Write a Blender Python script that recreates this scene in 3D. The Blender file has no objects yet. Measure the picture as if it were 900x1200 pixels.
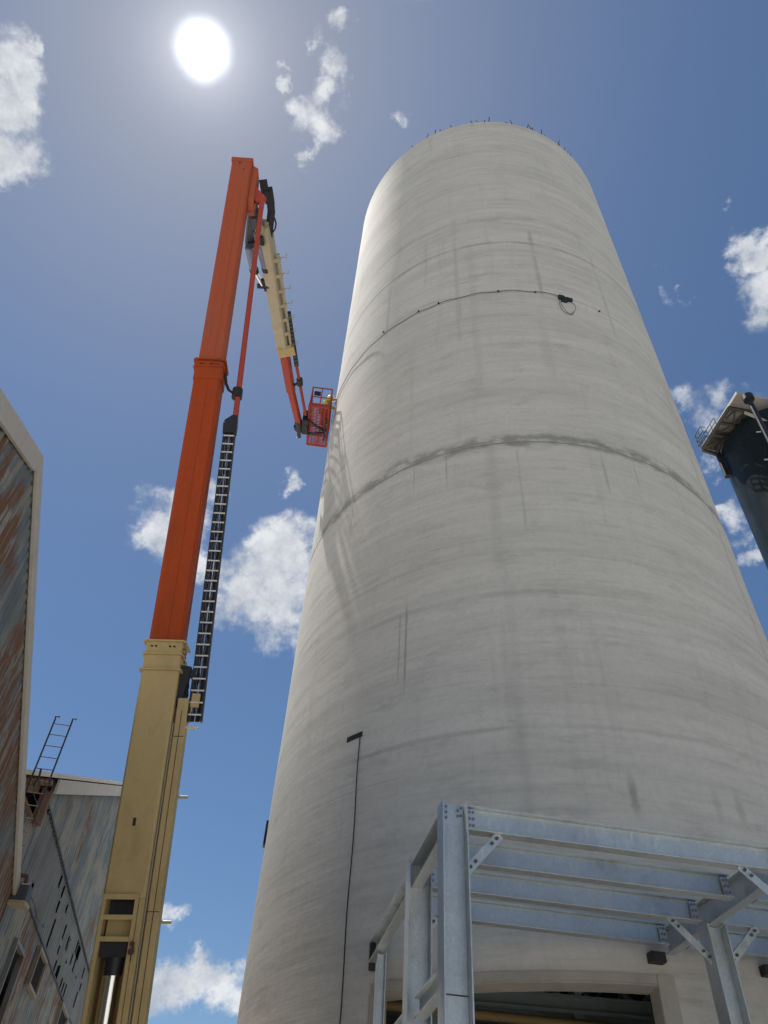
import bpy, bmesh, math, random
from mathutils import Vector, Matrix, noise
random.seed(7)
R = math.radians
sc = bpy.context.scene
col = sc.collection

# ------------------------------------------------------------------ camera
FPX = 900.0
CAM = Vector((0, 0, 1.6))
zen = Vector((509 - 450, -(-255 - 600), -FPX)).normalized()
fwd = Vector((0, 0, -1))
yy = (fwd - zen * fwd.dot(zen)).normalized()
xx = yy.cross(zen)
M = Matrix((xx, yy, zen))                      # world = M @ cam
cam = bpy.data.cameras.new('camera')
cam.sensor_fit = 'VERTICAL'; cam.sensor_height = 24; cam.lens = 18
cam.clip_start = 0.05; cam.clip_end = 5000
camo = bpy.data.objects.new('camera', cam); col.objects.link(camo)
camo.matrix_world = Matrix.Translation(CAM) @ M.to_4x4()
sc.camera = camo

def ray(x, y): return M @ Vector((x - 450, -(y - 600), -FPX))
def at_depth(x, y, d): return CAM + ray(x, y) * (d / FPX)
def at_z(x, y, z):
    r = ray(x, y); return CAM + r * ((z - 1.6) / r.z)

# plant grid runs 8 degrees off north
A8 = R(8)
U = Vector((math.cos(A8), math.sin(A8), 0))
W = Vector((-math.sin(A8), math.cos(A8), 0))
Z = Vector((0, 0, 1))

# ------------------------------------------------------------------ helpers
def tag(o, label=None, cat=None, group=None, kind=None):
    if label: o['label'] = label
    if cat: o['category'] = cat
    if group: o['group'] = group
    if kind: o['kind'] = kind
    return o

def empty(name, loc, label, cat, group=None):
    o = bpy.data.objects.new(name, None); col.objects.link(o)
    o.location = loc; o.empty_display_size = .3
    tag(o, label, cat, group)
    return o

def woff(o):
    v = Vector((0, 0, 0))
    while o is not None:
        v = v + Vector(o.location); o = o.parent
    return v

class MB:
    def __init__(s): s.bm = bmesh.new()
    def poly(s, pts):
        vs = [s.bm.verts.new(p) for p in pts]; return s.bm.faces.new(vs)
    def hexa(s, a, b):
        """a, b: four corners each (ring order)"""
        va = [s.bm.verts.new(p) for p in a]; vb = [s.bm.verts.new(p) for p in b]
        s.bm.faces.new(va[::-1]); s.bm.faces.new(vb)
        n = len(va)
        for i in range(n):
            j = (i + 1) % n
            s.bm.faces.new((va[i], va[j], vb[j], vb[i]))
    def box(s, c, ax, ay, az):
        """centre and three half vectors"""
        c = Vector(c)
        s.hexa([c - ax - ay - az, c + ax - ay - az, c + ax + ay - az, c - ax + ay - az],
               [c - ax - ay + az, c + ax - ay + az, c + ax + ay + az, c - ax + ay + az])
    def bar(s, p, q, side, w, t, w1=None, t1=None, chamfer=0):
        """rectangular bar p->q; 'side' gives the width direction"""
        p = Vector(p); q = Vector(q); d = (q - p).normalized()
        a = (side - d * side.dot(d)).normalized(); b = d.cross(a)
        w1 = w if w1 is None else w1; t1 = t if t1 is None else t1
        def ring(o, w, t):
            if chamfer:
                c = chamfer
                return [o + a * x + b * y for x, y in
                        ((-w/2+c, -t/2), (w/2-c, -t/2), (w/2, -t/2+c), (w/2, t/2-c), (w/2-c, t/2), (-w/2+c, t/2), (-w/2, t/2-c), (-w/2, -t/2+c))]
            return [o - a*w/2 - b*t/2, o + a*w/2 - b*t/2, o + a*w/2 + b*t/2, o - a*w/2 + b*t/2]
        s.hexa(ring(p, w, t), ring(q, w1, t1))
    def cyl(s, p, q, r, r1=None, n=16):
        p = Vector(p); q = Vector(q); d = (q - p).normalized(); r1 = r if r1 is None else r1
        a = d.orthogonal().normalized(); b = d.cross(a)
        ra = [p + (a*math.cos(2*math.pi*i/n) + b*math.sin(2*math.pi*i/n))*r for i in range(n)]
        rb = [q + (a*math.cos(2*math.pi*i/n) + b*math.sin(2*math.pi*i/n))*r1 for i in range(n)]
        s.hexa(ra, rb)
    def tube(s, pts, r, n=8):
        pts = [Vector(p) for p in pts]
        rings = []; a = None
        for i, p in enumerate(pts):
            d = (pts[min(i+1, len(pts)-1)] - pts[max(i-1, 0)]).normalized()
            if a is None: a = d.orthogonal().normalized()
            a = (a - d*a.dot(d)).normalized(); b = d.cross(a)
            rings.append([s.bm.verts.new(p + (a*math.cos(2*math.pi*k/n) + b*math.sin(2*math.pi*k/n))*r) for k in range(n)])
        for i in range(len(rings)-1):
            for k in range(n):
                s.bm.faces.new((rings[i][k], rings[i][(k+1)%n], rings[i+1][(k+1)%n], rings[i+1][k]))
        s.bm.faces.new(rings[0][::-1]); s.bm.faces.new(rings[-1])
    def hbeam(s, p, q, h, size, flange, tf=.016, tw=.011):
        """rolled section p->q; h = direction across the web, size = section height"""
        p = Vector(p); q = Vector(q); d = (q-p).normalized()
        h = (h - d*h.dot(d)).normalized(); b = d.cross(h)
        for sg in (-1, 1):
            o = h*sg*(size-tf)/2
            s.bar(p+o, q+o, h, tf, flange)
        s.bar(p, q, h, size-2*tf-.002, tw)
    def sphere(s, c, r, sx=1, sy=1, sz=1, n=12):
        g = bmesh.ops.create_uvsphere(s.bm, u_segments=n, v_segments=n//2+2, radius=r)
        for v in g['verts']: v.co = Vector(c) + Vector((v.co.x*sx, v.co.y*sy, v.co.z*sz))
    def build(s, name, mat, parent=None, smooth=False, bevel=0, label=None):
        bm = s.bm
        bmesh.ops.recalc_face_normals(bm, faces=bm.faces)
        off = woff(parent)
        for v in bm.verts: v.co = v.co - off
        me = bpy.data.meshes.new(name); bm.to_mesh(me); bm.free()
        me.materials.append(mat)
        o = bpy.data.objects.new(name, me); col.objects.link(o)
        if parent is not None: o.parent = parent
        if smooth:
            for p in me.polygons: p.use_smooth = True
            me.set_sharp_from_angle(angle=R(35))
        if bevel:
            m = o.modifiers.new('bevel', 'BEVEL'); m.width = bevel; m.segments = 2; m.limit_method = 'ANGLE'
            m.harden_normals = False
        if label: o['label'] = label
        return o

# ------------------------------------------------------------------ materials
def new_mat(name):
    m = bpy.data.materials.new(name); m.use_nodes = True
    nt = m.node_tree; b = nt.nodes['Principled BSDF']
    return m, nt, b
def N(nt, t, **kw):
    n = nt.nodes.new(t)
    for k, v in kw.items():
        if k.startswith('i_'):
            n.inputs[int(k[2:]) if k[2:].isdigit() else k[2:]].default_value = v
        else: setattr(n, k, v)
    return n
def ramp(nt, stops, interp='LINEAR'):
    r = nt.nodes.new('ShaderNodeValToRGB'); cr = r.color_ramp; cr.interpolation = interp
    while len(cr.elements) < len(stops): cr.elements.new(.5)
    for e, (p, c) in zip(cr.elements, stops):
        e.position = p; e.color = (*c, 1) if len(c) == 3 else c
    return r
def mix(nt, fac, a, b, mode='MIX'):
    n = nt.nodes.new('ShaderNodeMix'); n.data_type = 'RGBA'; n.blend_type = mode
    L = nt.links
    for sock, v in ((n.inputs[0], fac), (n.inputs[6], a), (n.inputs[7], b)):
        if hasattr(v, 'is_output'): L.new(v, sock)
        else: sock.default_value = v if not isinstance(v, tuple) or len(v) == 4 else (*v, 1)
    return n.outputs[2]
def math_(nt, op, a, b=None, c=None, clamp=False):
    n = nt.nodes.new('ShaderNodeMath'); n.operation = op; n.use_clamp = clamp
    for i, v in enumerate((a, b, c)):
        if v is None: continue
        if hasattr(v, 'is_output'): nt.links.new(v, n.inputs[i])
        else: n.inputs[i].default_value = v
    return n.outputs[0]
def noise_(nt, vec, scale, detail=4, rough=.55, mapscale=None, rot=None, loc=None):
    L = nt.links
    if mapscale or rot or loc:
        mp = N(nt, 'ShaderNodeMapping')
        if rot: mp.inputs['Rotation'].default_value = rot
        if mapscale: mp.inputs['Scale'].default_value = mapscale
        if loc: mp.inputs['Location'].default_value = loc
        L.new(vec, mp.inputs['Vector']); vec = mp.outputs[0]
    n = N(nt, 'ShaderNodeTexNoise'); n.inputs['Scale'].default_value = scale
    n.inputs['Detail'].default_value = detail; n.inputs['Roughness'].default_value = rough
    L.new(vec, n.inputs['Vector'])
    return n.outputs['Fac']
def smooth(nt, v, a, b, lo=0., hi=1.):
    n = N(nt, 'ShaderNodeMapRange'); n.interpolation_type = 'SMOOTHSTEP'
    nt.links.new(v, n.inputs[0])
    n.inputs[1].default_value = a; n.inputs[2].default_value = b
    n.inputs[3].default_value = lo; n.inputs[4].default_value = hi
    return n.outputs[0]
def bump(nt, bsdf, h, dist=.01, strength=.5):
    b = N(nt, 'ShaderNodeBump'); b.inputs['Distance'].default_value = dist; b.inputs['Strength'].default_value = strength
    nt.links.new(h, b.inputs['Height']); nt.links.new(b.outputs[0], bsdf.inputs['Normal'])

def painted(name, c, rough=.45, dirt=.35, dirtcol=(.12, .09, .07), metallic=0, scale=1.2, streak=True):
    m, nt, b = new_mat(name); L = nt.links
    tc = N(nt, 'ShaderNodeTexCoord').outputs['Object']
    n1 = noise_(nt, tc, scale, 6, .6, mapscale=(2.5, 2.5, .5) if streak else None)
    n2 = noise_(nt, tc, 14, 4, .6)
    f = math_(nt, 'MULTIPLY', smooth(nt, n1, .45, .8), dirt)
    c1 = mix(nt, f, c, dirtcol)
    n3 = noise_(nt, tc, 3.1, 8, .7)
    c1 = mix(nt, smooth(nt, n3, .60, .72, 0, dirt*.6), c1, dirtcol)
    c2 = mix(nt, math_(nt, 'MULTIPLY', smooth(nt, n2, .3, .75), .12), c1, tuple(min(1, x*1.4+.03) for x in c))
    L.new(c2, b.inputs['Base Color'])
    L.new(smooth(nt, n1, .2, .8, rough-.08, rough+.18), b.inputs['Roughness'])
    b.inputs['Metallic'].default_value = metallic
    b.inputs['Specular IOR Level'].default_value = .18 if 'orange' in name else .3
    bump(nt, b, n2, .002, .25)
    return m

MT = {}
MT['orange'] = painted('orange_paint', (.30, .044, .006), .55, .55, (.15, .04, .02))
MT['orange_veiled'] = painted('flare_veiled_orange_paint', (.31, .068, .028), .55, .5, (.2, .08, .05))  # orange with the flare veil over the boom top mixed into its colour
MT['red'] = painted('red_orange_paint', (.29, .048, .03), .5, .25, (.2, .05, .04))
MT['cream'] = painted('cream_paint', (.42, .31, .14), .5, .45, (.22, .16, .08))
MT['tan'] = painted('grey_cream_paint', (.33, .285, .20), .5, .35, (.2, .16, .1))
MT['black'] = painted('black_steel', (.018, .018, .022), .45, .2, (.06, .05, .05))
MT['rubber'] = painted('rubber', (.02, .02, .025), .7, .2, (.05, .05, .05))
MT['darkgrey'] = painted('dark_grey_steel', (.08, .085, .095), .45, .3, (.05, .04, .04), .3)
MT['bluegrey'] = painted('blue_grey_cylinder_paint', (.16, .18, .24), .4, .3, (.08, .08, .09), .2)
MT['whitetrim'] = painted('weathered_white_trim', (.40, .375, .34), .6, .4, (.28, .22, .17))
MT['chain_bar'] = painted('pale_plastic', (.55, .53, .5), .5, .3, (.3, .28, .25))
MT['rust'] = painted('rusty_steel', (.10, .05, .035), .8, .6, (.04, .02, .015))
MT['wood'] = painted('old_boards', (.17, .11, .075), .8, .5, (.07, .04, .03))
MT['deckgrey'] = painted('weathered_deck_underside', (.30, .28, .26), .7, .4)
MT['platgrey'] = painted('weathered_platform_paint', (.055, .056, .05), .6, .4, (.09, .07, .05), .1)
MT['yellow'] = painted('yellow_paint', (.24, .17, .07), .5, .25)
MT['skin'] = painted('skin', (.4, .22, .15), .6, .1)
MT['vest'] = painted('hi_vis_cloth', (.45, .55, .05), .8, .2)
MT['work_trousers'] = painted('dark_cloth', (.05, .045, .06), .9, .2)
MT['helmet'] = painted('white_helmet', (.75, .75, .72), .35, .1)
MT['hose'] = painted('black_hose', (.015, .015, .018), .5, .1)
MT['beige'] = painted('beige_window_frame', (.20, .175, .14), .7, .4)
MT['dim_steel'] = painted('interior_steel', (.16, .2, .2), .6, .4)

def chrome():
    m, nt, b = new_mat('chrome_rod')
    b.inputs['Base Color'].default_value = (.75, .75, .75, 1); b.inputs['Metallic'].default_value = 1; b.inputs['Roughness'].default_value = .16
    return m
MT['chrome'] = chrome()

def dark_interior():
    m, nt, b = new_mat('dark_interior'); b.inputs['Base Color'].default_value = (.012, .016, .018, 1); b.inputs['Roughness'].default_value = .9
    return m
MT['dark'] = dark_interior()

def galv():
    m, nt, b = new_mat('galvanised_steel'); L = nt.links
    tc = N(nt, 'ShaderNodeTexCoord').outputs['Object']
    v = N(nt, 'ShaderNodeTexVoronoi'); v.inputs['Scale'].default_value = 38; L.new(tc, v.inputs['Vector'])
    n1 = noise_(nt, tc, 2.2, 5, .6); n2 = noise_(nt, tc, 9, 5, .65, mapscale=(3, 3, .6))
    g = ramp(nt, [(0, (.44, .475, .485)), (1, (.53, .565, .57))]); L.new(v.outputs['Color'], g.inputs[0])
    c = mix(nt, smooth(nt, n1, .35, .75, 0, .45), g.outputs[0], (.34, .35, .37))
    c = mix(nt, smooth(nt, n2, .56, .70, 0, .5), c, (.66, .64, .60))
    n4 = noise_(nt, tc, 1.1, 8, .75); c = mix(nt, smooth(nt, n4, .58, .70, 0, .55), c, (.24, .235, .225))
    L.new(c, b.inputs['Base Color']); b.inputs['Metallic'].default_value = .72
    L.new(smooth(nt, n2, .2, .8, .36, .58), b.inputs['Roughness'])
    bump(nt, b, n2, .002, .2)
    return m
MT['galv'] = galv()

def sheet(name, base, patch, rustamt):
    """weathered corrugated sheet: blue-grey paint, beige patches and rust running down"""
    m, nt, b = new_mat(name); L = nt.links
    tc = N(nt, 'ShaderNodeTexCoord').outputs['Object']
    rot = (0, 0, -A8)
    def nz(s, mp, d=5, r=.6, loc=None):
        m0 = N(nt, 'ShaderNodeMapping'); m0.inputs['Rotation'].default_value = rot; L.new(tc, m0.inputs[0])
        return noise_(nt, m0.outputs[0], s, d, r, mapscale=mp, loc=loc)
    a = nz(1.0, (1, 2.2, .5)); bb = nz(1.0, (1, .8, .8)); c = nz(1.0, (1, 6, 1.3), 6, .7)
    f = nz(2.0, (1, 5, .6), 6, .75)
    s1 = math_(nt, 'ADD', math_(nt, 'MULTIPLY', a, .55), math_(nt, 'MULTIPLY', c, .45))
    colr = mix(nt, smooth(nt, s1, .465, .515, 0, .9), base, patch)
    colr = mix(nt, smooth(nt, bb, .4, .65, 0, .5), colr, tuple(x*.62 for x in base))
    r1 = math_(nt, 'MULTIPLY', smooth(nt, nz(1.0, (1, .55, .42), 3, .5, (3, 1, 7)), .62 - rustamt*.14, .74 - rustamt*.14), smooth(nt, f, .45, .52))
    colr = mix(nt, r1, colr, (.125, .058, .026))
    r2 = math_(nt, 'MULTIPLY', smooth(nt, nz(1.0, (1, 14, .8), 4, .6, (9, 5, 2)), .62, .7), smooth(nt, bb, .45, .6))
    colr = mix(nt, math_(nt, 'MULTIPLY', r2, .4), colr, (.09, .05, .035))
    L.new(colr, b.inputs['Base Color']); b.inputs['Roughness'].default_value = .6
    bump(nt, b, c, .004, .3)
    return m
MT['sheet'] = sheet('weathered_blue_sheet', (.115, .14, .15), (.225, .215, .185), 1.25)
MT['sheet_far'] = sheet('weathered_blue_sheet_far', (.115, .15, .17), (.235, .225, .19), .75)
MT['sheet_grey'] = sheet('grey_translucent_sheet', (.12, .13, .135), (.155, .16, .155), .1)
MT['roof_sheet'] = painted('pale_roof_sheet', (.55, .5, .42), .6, .4, (.25, .15, .08))

# ------------------------------------------------------------------ concrete of the silo
RS = 6.0
phi0 = R(12.95); DS = 2.9245*RS
SC = Vector((DS*math.sin(phi0), DS*math.cos(phi0), 0))
HS = 39.6
def concrete():
    m, nt, b = new_mat('slipformed_concrete'); L = nt.links
    tc = N(nt, 'ShaderNodeTexCoord').outputs['Object']
    sx = N(nt, 'ShaderNodeSeparateXYZ'); L.new(tc, sx.inputs[0])
    x, y, z = sx.outputs
    phi = math_(nt, 'ARCTAN2', x, y)                  # radians, -pi..pi
    # shift so the seam (phi = +-pi faces the camera) is moved to the back
    ph = math_(nt, 'SUBTRACT', math_(nt, 'MODULO', math_(nt, 'ADD', phi, 4*math.pi), 2*math.pi), math.pi)   # 0 = faces camera side
    arc = math_(nt, 'MULTIPLY', ph, RS)
    cv = N(nt, 'ShaderNodeCombineXYZ'); L.new(arc, cv.inputs[0]); L.new(z, cv.inputs[1])
    v = cv.outputs[0]
    big = noise_(nt, v, 1, 5, .6, mapscale=(.10, .9, 1))
    lay = noise_(nt, v, 1, 5, .62, mapscale=(.22, 3.4, 1), loc=(3, 7, 0))
    lay2 = noise_(nt, v, 1, 6, .68, mapscale=(.7, 9., 1), loc=(1, 2, 0))
    cloud = noise_(nt, v, .5, 5, .6)
    fine = noise_(nt, tc, 9, 8, .7)
    vert = noise_(nt, v, 1, 5, .6, mapscale=(2.4, .16, 1), loc=(9, 0, 0))
    base = ramp(nt, [(.30, (.375, .36, .325)), (.5, (.475, .457, .415)), (.68, (.54, .52, .478))])
    s = math_(nt, 'ADD', math_(nt, 'MULTIPLY', lay, .5), math_(nt, 'MULTIPLY', big, .5))
    L.new(s, base.inputs[0])
    c = base.outputs[0]
    c = mix(nt, smooth(nt, lay2, .50, .70, 0, .38), c, (.30, .29, .27))
    c = mix(nt, smooth(nt, cloud, .45, .68, 0, .30), c, (.52, .50, .46))
    c = mix(nt, smooth(nt, vert, .54, .72, 0, .26), c, (.31, .30, .275))
    c = mix(nt, smooth(nt, fine, .35, .75, 0, .22), c, (.26, .25, .23))
    mot = noise_(nt, v, 1.6, 7, .72, mapscale=(.5, 1.3, 1), loc=(12, 5, 0))
    c = mix(nt, smooth(nt, mot, .52, .66, 0, .30), c, (.27, .26, .235))
    c = mix(nt, smooth(nt, mot, .44, .30, 0, .25), c, (.52, .50, .46))
    pit = noise_(nt, tc, 26, 3, .5)
    c = mix(nt, smooth(nt, pit, .68, .74, 0, .4), c, (.18, .17, .155))
    # band of damp patching at the day joint, broken up and running at the edges
    zw = math_(nt, 'ADD', z, math_(nt, 'MULTIPLY', math_(nt, 'SUBTRACT', noise_(nt, v, 1, 5, .6, mapscale=(.9, .9, 1)), .5), .55))
    d = math_(nt, 'SUBTRACT', zw, 16.12)
    up = smooth(nt, d, .06, .32, 1, 0); dn = smooth(nt, d, -.28, -.16, 0, 1)
    band = math_(nt, 'MULTIPLY', math_(nt, 'MULTIPLY', up, dn), smooth(nt, noise_(nt, v, 1, 5, .7, mapscale=(1.6, 3.0, 1), loc=(4, 4, 0)), .38, .58))
    c = mix(nt, math_(nt, 'MULTIPLY', band, .72), c, (.175, .17, .155))
    def hring(z0, wdt, amt, th=.4, wob=.12):
        w_ = math_(nt, 'ADD', z, math_(nt, 'MULTIPLY', math_(nt, 'SUBTRACT', big, .5), wob))
        k = smooth(nt, math_(nt, 'ABSOLUTE', math_(nt, 'SUBTRACT', w_, z0)), wdt*.3, wdt, 1, 0)
        k = math_(nt, 'MULTIPLY', k, smooth(nt, noise_(nt, v, 1, 4, .6, mapscale=(.35, .5, 1), loc=(z0, 1, 0)), th, th+.2))
        return math_(nt, 'MULTIPLY', k, amt)
    for z0, wd, am, th in ((16.0, .035, .9, .25), (15.93, .014, .8, .4), (23.4, .03, .6, .25), (12.9, .02, .5, .5), (14.3, .018, .4, .55), (21.2, .018, .4, .55), (25.1, .02, .45, .52), (9.9, .018, .5, .5), (7.9, .015, .5, .48), (6.4, .02, .4, .5), (26.9, .12, .5, .36), (27.6, .05, .5, .45), (28.9, .3, .3, .4), (30.6, .05, .35, .5),
                           (33.2, .06, .3, .45), (12.5, .08, .22, .42), (11.4, .10, .28, .4), (10.2, .05, .25, .5), (8.5, .07, .32, .42), (9.3, .04, .25, .5),
                           (19.3, .05, .2, .5), (7.2, .04, .3, .5), (36.0, .1, .2, .45)):
        c = mix(nt, hring(z0, wd, am, th), c, (.2, .195, .18))
    def streak(p_deg, wdt, z0, z1, amt):
        pr = (R(p_deg) + 4*math.pi) % (2*math.pi) - math.pi
        dx = math_(nt, 'ABSOLUTE', math_(nt, 'SUBTRACT', arc, pr*RS))
        dx = math_(nt, 'ADD', dx, math_(nt, 'MULTIPLY', math_(nt, 'SUBTRACT', lay2, .5), wdt*1.6))
        k = smooth(nt, dx, wdt*.15, wdt*1.1, 1, 0)
        k = math_(nt, 'MULTIPLY', k, smooth(nt, big, .32, .58, .25, 1))
        k = math_(nt, 'MULTIPLY', k, smooth(nt, z, z0-.3, z0+.3, 0, 1))
        k = math_(nt, 'MULTIPLY', k, smooth(nt, z, z1-.3, z1+.3, 1, 0))
        return math_(nt, 'MULTIPLY', k, amt)
    for p, wd, z0, z1, am in ((-164, .16, 18, 27, .16), (-165.2, .18, 12, 16, .2), (-166.5, .14, 6, 12, .13), (-159.3, .10, 21, 27, .25),
                              (176, .10, 23.3, 28, .45), (124, .08, 22, 33, .55), (135, .09, 6, 22, .4), (154, .09, 22, 27.5, .3), (-146.2, .035, 9.6, 11.6, .7), (-144.8, .03, 9.9, 11.4, .5),
                              (178.1, .09, 7.1, 7.6, .8), (164.8, .10, 7.2, 7.55, .4), (160.7, .10, 7.2, 7.55, .5), (-113.5, .35, 16.2, 21.2, .2),  # widest streak here paints the basket's cast shadow into the concrete
                              (-135, .07, 23.4, 26.5, .35), (-171, .04, 13, 15.8, .3), (170, .04, 14.5, 15.9, .4), (-155, .03, 14.9, 15.9, .5), (-147, .025, 15.1, 15.9, .5), (162, .03, 15.0, 15.9, .5), (150, .025, 14.6, 15.9, .4), (-128, .03, 14.8, 15.9, .4), (-160, .02, 22.2, 23.3, .5), (-140, .02, 22.4, 23.3, .4), (-149, .05, 25, 28, .25)):
        c = mix(nt, streak(p, wd, z0, z1, am), c, (.22, .215, .2))
    L.new(c, b.inputs['Base Color']); b.inputs['Roughness'].default_value = .9
    b.inputs['Specular IOR Level'].default_value = .2
    h = math_(nt, 'ADD', math_(nt, 'MULTIPLY', lay2, .5), math_(nt, 'ADD', math_(nt, 'MULTIPLY', lay, .9), math_(nt, 'MULTIPLY', fine, .25)))
    bump(nt, b, h, .03, .17)
    return m
MT['concrete'] = concrete()
def plain_concrete():
    m, nt, b = new_mat('plaster_concrete'); L = nt.links
    tc = N(nt, 'ShaderNodeTexCoord').outputs['Object']
    n1 = noise_(nt, tc, 1.5, 6, .65); n2 = noise_(nt, tc, 20, 5, .6)
    r = ramp(nt, [(.3, (.25, .235, .205)), (.7, (.38, .355, .31))]); L.new(n1, r.inputs[0])
    L.new(mix(nt, smooth(nt, n2, .4, .8, 0, .3), r.outputs[0], (.25, .23, .2)), b.inputs['Base Color'])
    b.inputs['Roughness'].default_value = .9; bump(nt, b, n1, .02, .5)
    return m
MT['plaster'] = plain_concrete()

# ------------------------------------------------------------------ ground
def ground_mat():
    m, nt, b = new_mat('pale_dusty_yard'); L = nt.links
    tc = N(nt, 'ShaderNodeTexCoord').outputs['Object']
    n1 = noise_(nt, tc, .15, 8, .6); n2 = noise_(nt, tc, 6, 8, .7)
    r = ramp(nt, [(.3, (.50, .475, .43)), (.7, (.62, .59, .54))]); L.new(n1, r.inputs[0])
    L.new(mix(nt, smooth(nt, n2, .4, .7, 0, .35), r.outputs[0], (.27, .24, .2)), b.inputs['Base Color'])
    b.inputs['Roughness'].default_value = .95; bump(nt, b, n2, .02, .4)
    return m
g = MB(); g.poly([(-2500, -2500, 0), (2500, -2500, 0), (2500, 2500, 0), (-2500, 2500, 0)])
go = g.build('ground', ground_mat()); tag(go, 'pale dusty concrete yard under the silo', None, None, 'structure')

# ------------------------------------------------------------------ concrete silo
silo = empty('concrete_silo', SC, 'tall pale grey round concrete silo with a dark joint line half way up', 'silo')
def sp(phi_deg, r, z): p = R(phi_deg); return SC + Vector((math.sin(p)*r, math.cos(p)*r, z))
OP0, OP1, OZ = -180.2, -142.6, 4.74     # opening
phis = sorted(set([round(-180.2 + i*1.5, 3) for i in range(240)] + [OP1]))
zs = sorted(set([i*.4 for i in range(0, 99)] + [HS, OZ]))
def build_shell():
    bm = bmesh.new()
    # drop one duplicate step near OP1
    ph = [p for p in phis if abs(p-OP1) > .5 or p == OP1]
    n = len(ph); rows = []
    for z in zs:
        rr = RS + .003*math.sin(z*2.1) + .003*noise.noise(Vector((0, 0, z*1.7)))
        if abs(z-16.0) < .25: rr += .012
        row = []
        for p in ph:
            k = noise.noise(Vector((math.sin(R(p))*1.1, math.cos(R(p))*1.1, z*.9)))*.003
            row.append(bm.verts.new(sp(p, rr+k, z)))
        rows.append(row)
    for i in range(len(zs)-1):
        for j in range(n):
            j2 = (j+1) % n
            inside = (OP0-.01 <= ph[j] < OP1-.01) and zs[i] < OZ-.01
            if inside: continue
            bm.faces.new((rows[i][j], rows[i][j2], rows[i+1][j2], rows[i+1][j]))
    # top of the wall
    ri = [bm.verts.new(sp(p, RS-.3, HS)) for p in ph]
    for j in range(n):
        j2 = (j+1) % n
        bm.faces.new((rows[-1][j], rows[-1][j2], ri[j2], ri[j]))
    mb = MB(); mb.bm.free(); mb.bm = bm
    return mb.build('shell', MT['concrete'], silo, smooth=True)
shell = build_shell()
# inner lining + unseen slabs added to keep daylight out of the interior
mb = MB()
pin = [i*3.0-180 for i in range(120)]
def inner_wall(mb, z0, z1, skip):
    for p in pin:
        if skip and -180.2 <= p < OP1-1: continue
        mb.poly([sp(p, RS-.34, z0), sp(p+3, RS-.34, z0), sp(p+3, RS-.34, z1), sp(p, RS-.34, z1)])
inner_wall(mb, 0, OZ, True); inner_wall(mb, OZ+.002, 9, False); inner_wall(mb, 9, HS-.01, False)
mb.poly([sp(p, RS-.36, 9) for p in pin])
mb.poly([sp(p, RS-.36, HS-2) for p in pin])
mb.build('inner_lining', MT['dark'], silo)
# reveals and plaster border round the opening
mb = MB(); arcp = [OP0 + (OP1-OP0)*i/16 for i in range(17)]
for a, b_ in zip(arcp[:-1], arcp[1:]):
    mb.hexa([sp(a, RS+.006, OZ-.002), sp(b_, RS+.006, OZ-.002), sp(b_, RS-.38, OZ-.002), sp(a, RS-.38, OZ-.002)],
            [sp(a, RS-.0, OZ+.05), sp(b_, RS-.0, OZ+.05), sp(b_, RS-.38, OZ+.05), sp(a, RS-.38, OZ+.05)])
mb.build('lintel', MT['plaster'], silo)
for nm, a, sg in (('jamb', OP0, -1), ('jamb', OP1, 1)):
    mb = MB(); e = .35*sg
    mb.hexa([sp(a, RS+.008, 0), sp(a+e, RS+.008, 0), sp(a+e, RS-.38, 0), sp(a-sg*.02, RS-.38, 0)],
            [sp(a, RS+.008, OZ), sp(a+e, RS+.008, OZ), sp(a+e, RS-.38, OZ), sp(a-sg*.02, RS-.38, OZ)])
    mb.build('jamb', MT['plaster'], silo)
mb = MB()   # raised plaster border outside the opening
for a, b_ in zip(arcp[:-1], arcp[1:]):
    mb.hexa([sp(a, RS+.03, OZ+.02), sp(b_, RS+.03, OZ+.02), sp(b_, RS-.02, OZ+.02), sp(a, RS-.02, OZ+.02)],
            [sp(a, RS+.022, OZ+.13), sp(b_, RS+.022, OZ+.13), sp(b_, RS-.02, OZ+.13), sp(a, RS-.02, OZ+.13)])
mb.hexa([sp(OP0-2.2, RS+.022, 0), sp(OP0-.05, RS+.03, 0), sp(OP0-.05, RS-.02, 0), sp(OP0-2.2, RS-.02, 0)],
        [sp(OP0-2.2, RS+.022, OZ+.13), sp(OP0-.05, RS+.03, OZ+.13), sp(OP0-.05, RS-.02, OZ+.13), sp(OP0-2.2, RS-.02, OZ+.13)])
mb.build('plaster_border', MT['plaster'], silo)
# steel framing seen dimly through the opening
mb = MB()
for k in range(4):
    yb = SC.y - 3.6 + k*2.1
    zz = 5.15 + k*.35
    mb.hbeam((SC.x-3.9+k*.1, yb, zz), (SC.x+3.9, yb+.5, zz), Z, .22, .14)
    for j in range(5):
        x0 = SC.x-3.6+j*1.6
        mb.bar((x0, yb, zz+.1), (x0+.8, yb, zz+1.1), U, .07, .07); mb.bar((x0+.8, yb, zz+1.1), (x0+1.6, yb, zz+.1), U, .07, .07)
    mb.bar((SC.x-3.6, yb, zz+1.12), (SC.x+3.6, yb, zz+1.12), Z, .09, .09)
for j in range(3):
    x0 = SC.x-2.6+j*2.3
    mb.bar((x0, SC.y-3, 0), (x0, SC.y-3, 7.4), U, .16, .16)
mb.build('interior_framing', MT['dim_steel'], silo)
mb = MB(); mb.cyl((SC.x-4.0, SC.y-3.3, 5.0), (SC.x+.3, SC.y-3.1, 4.92), .07); mb.build('interior_pipe', MT['yellow'], silo, smooth=True)
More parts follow.
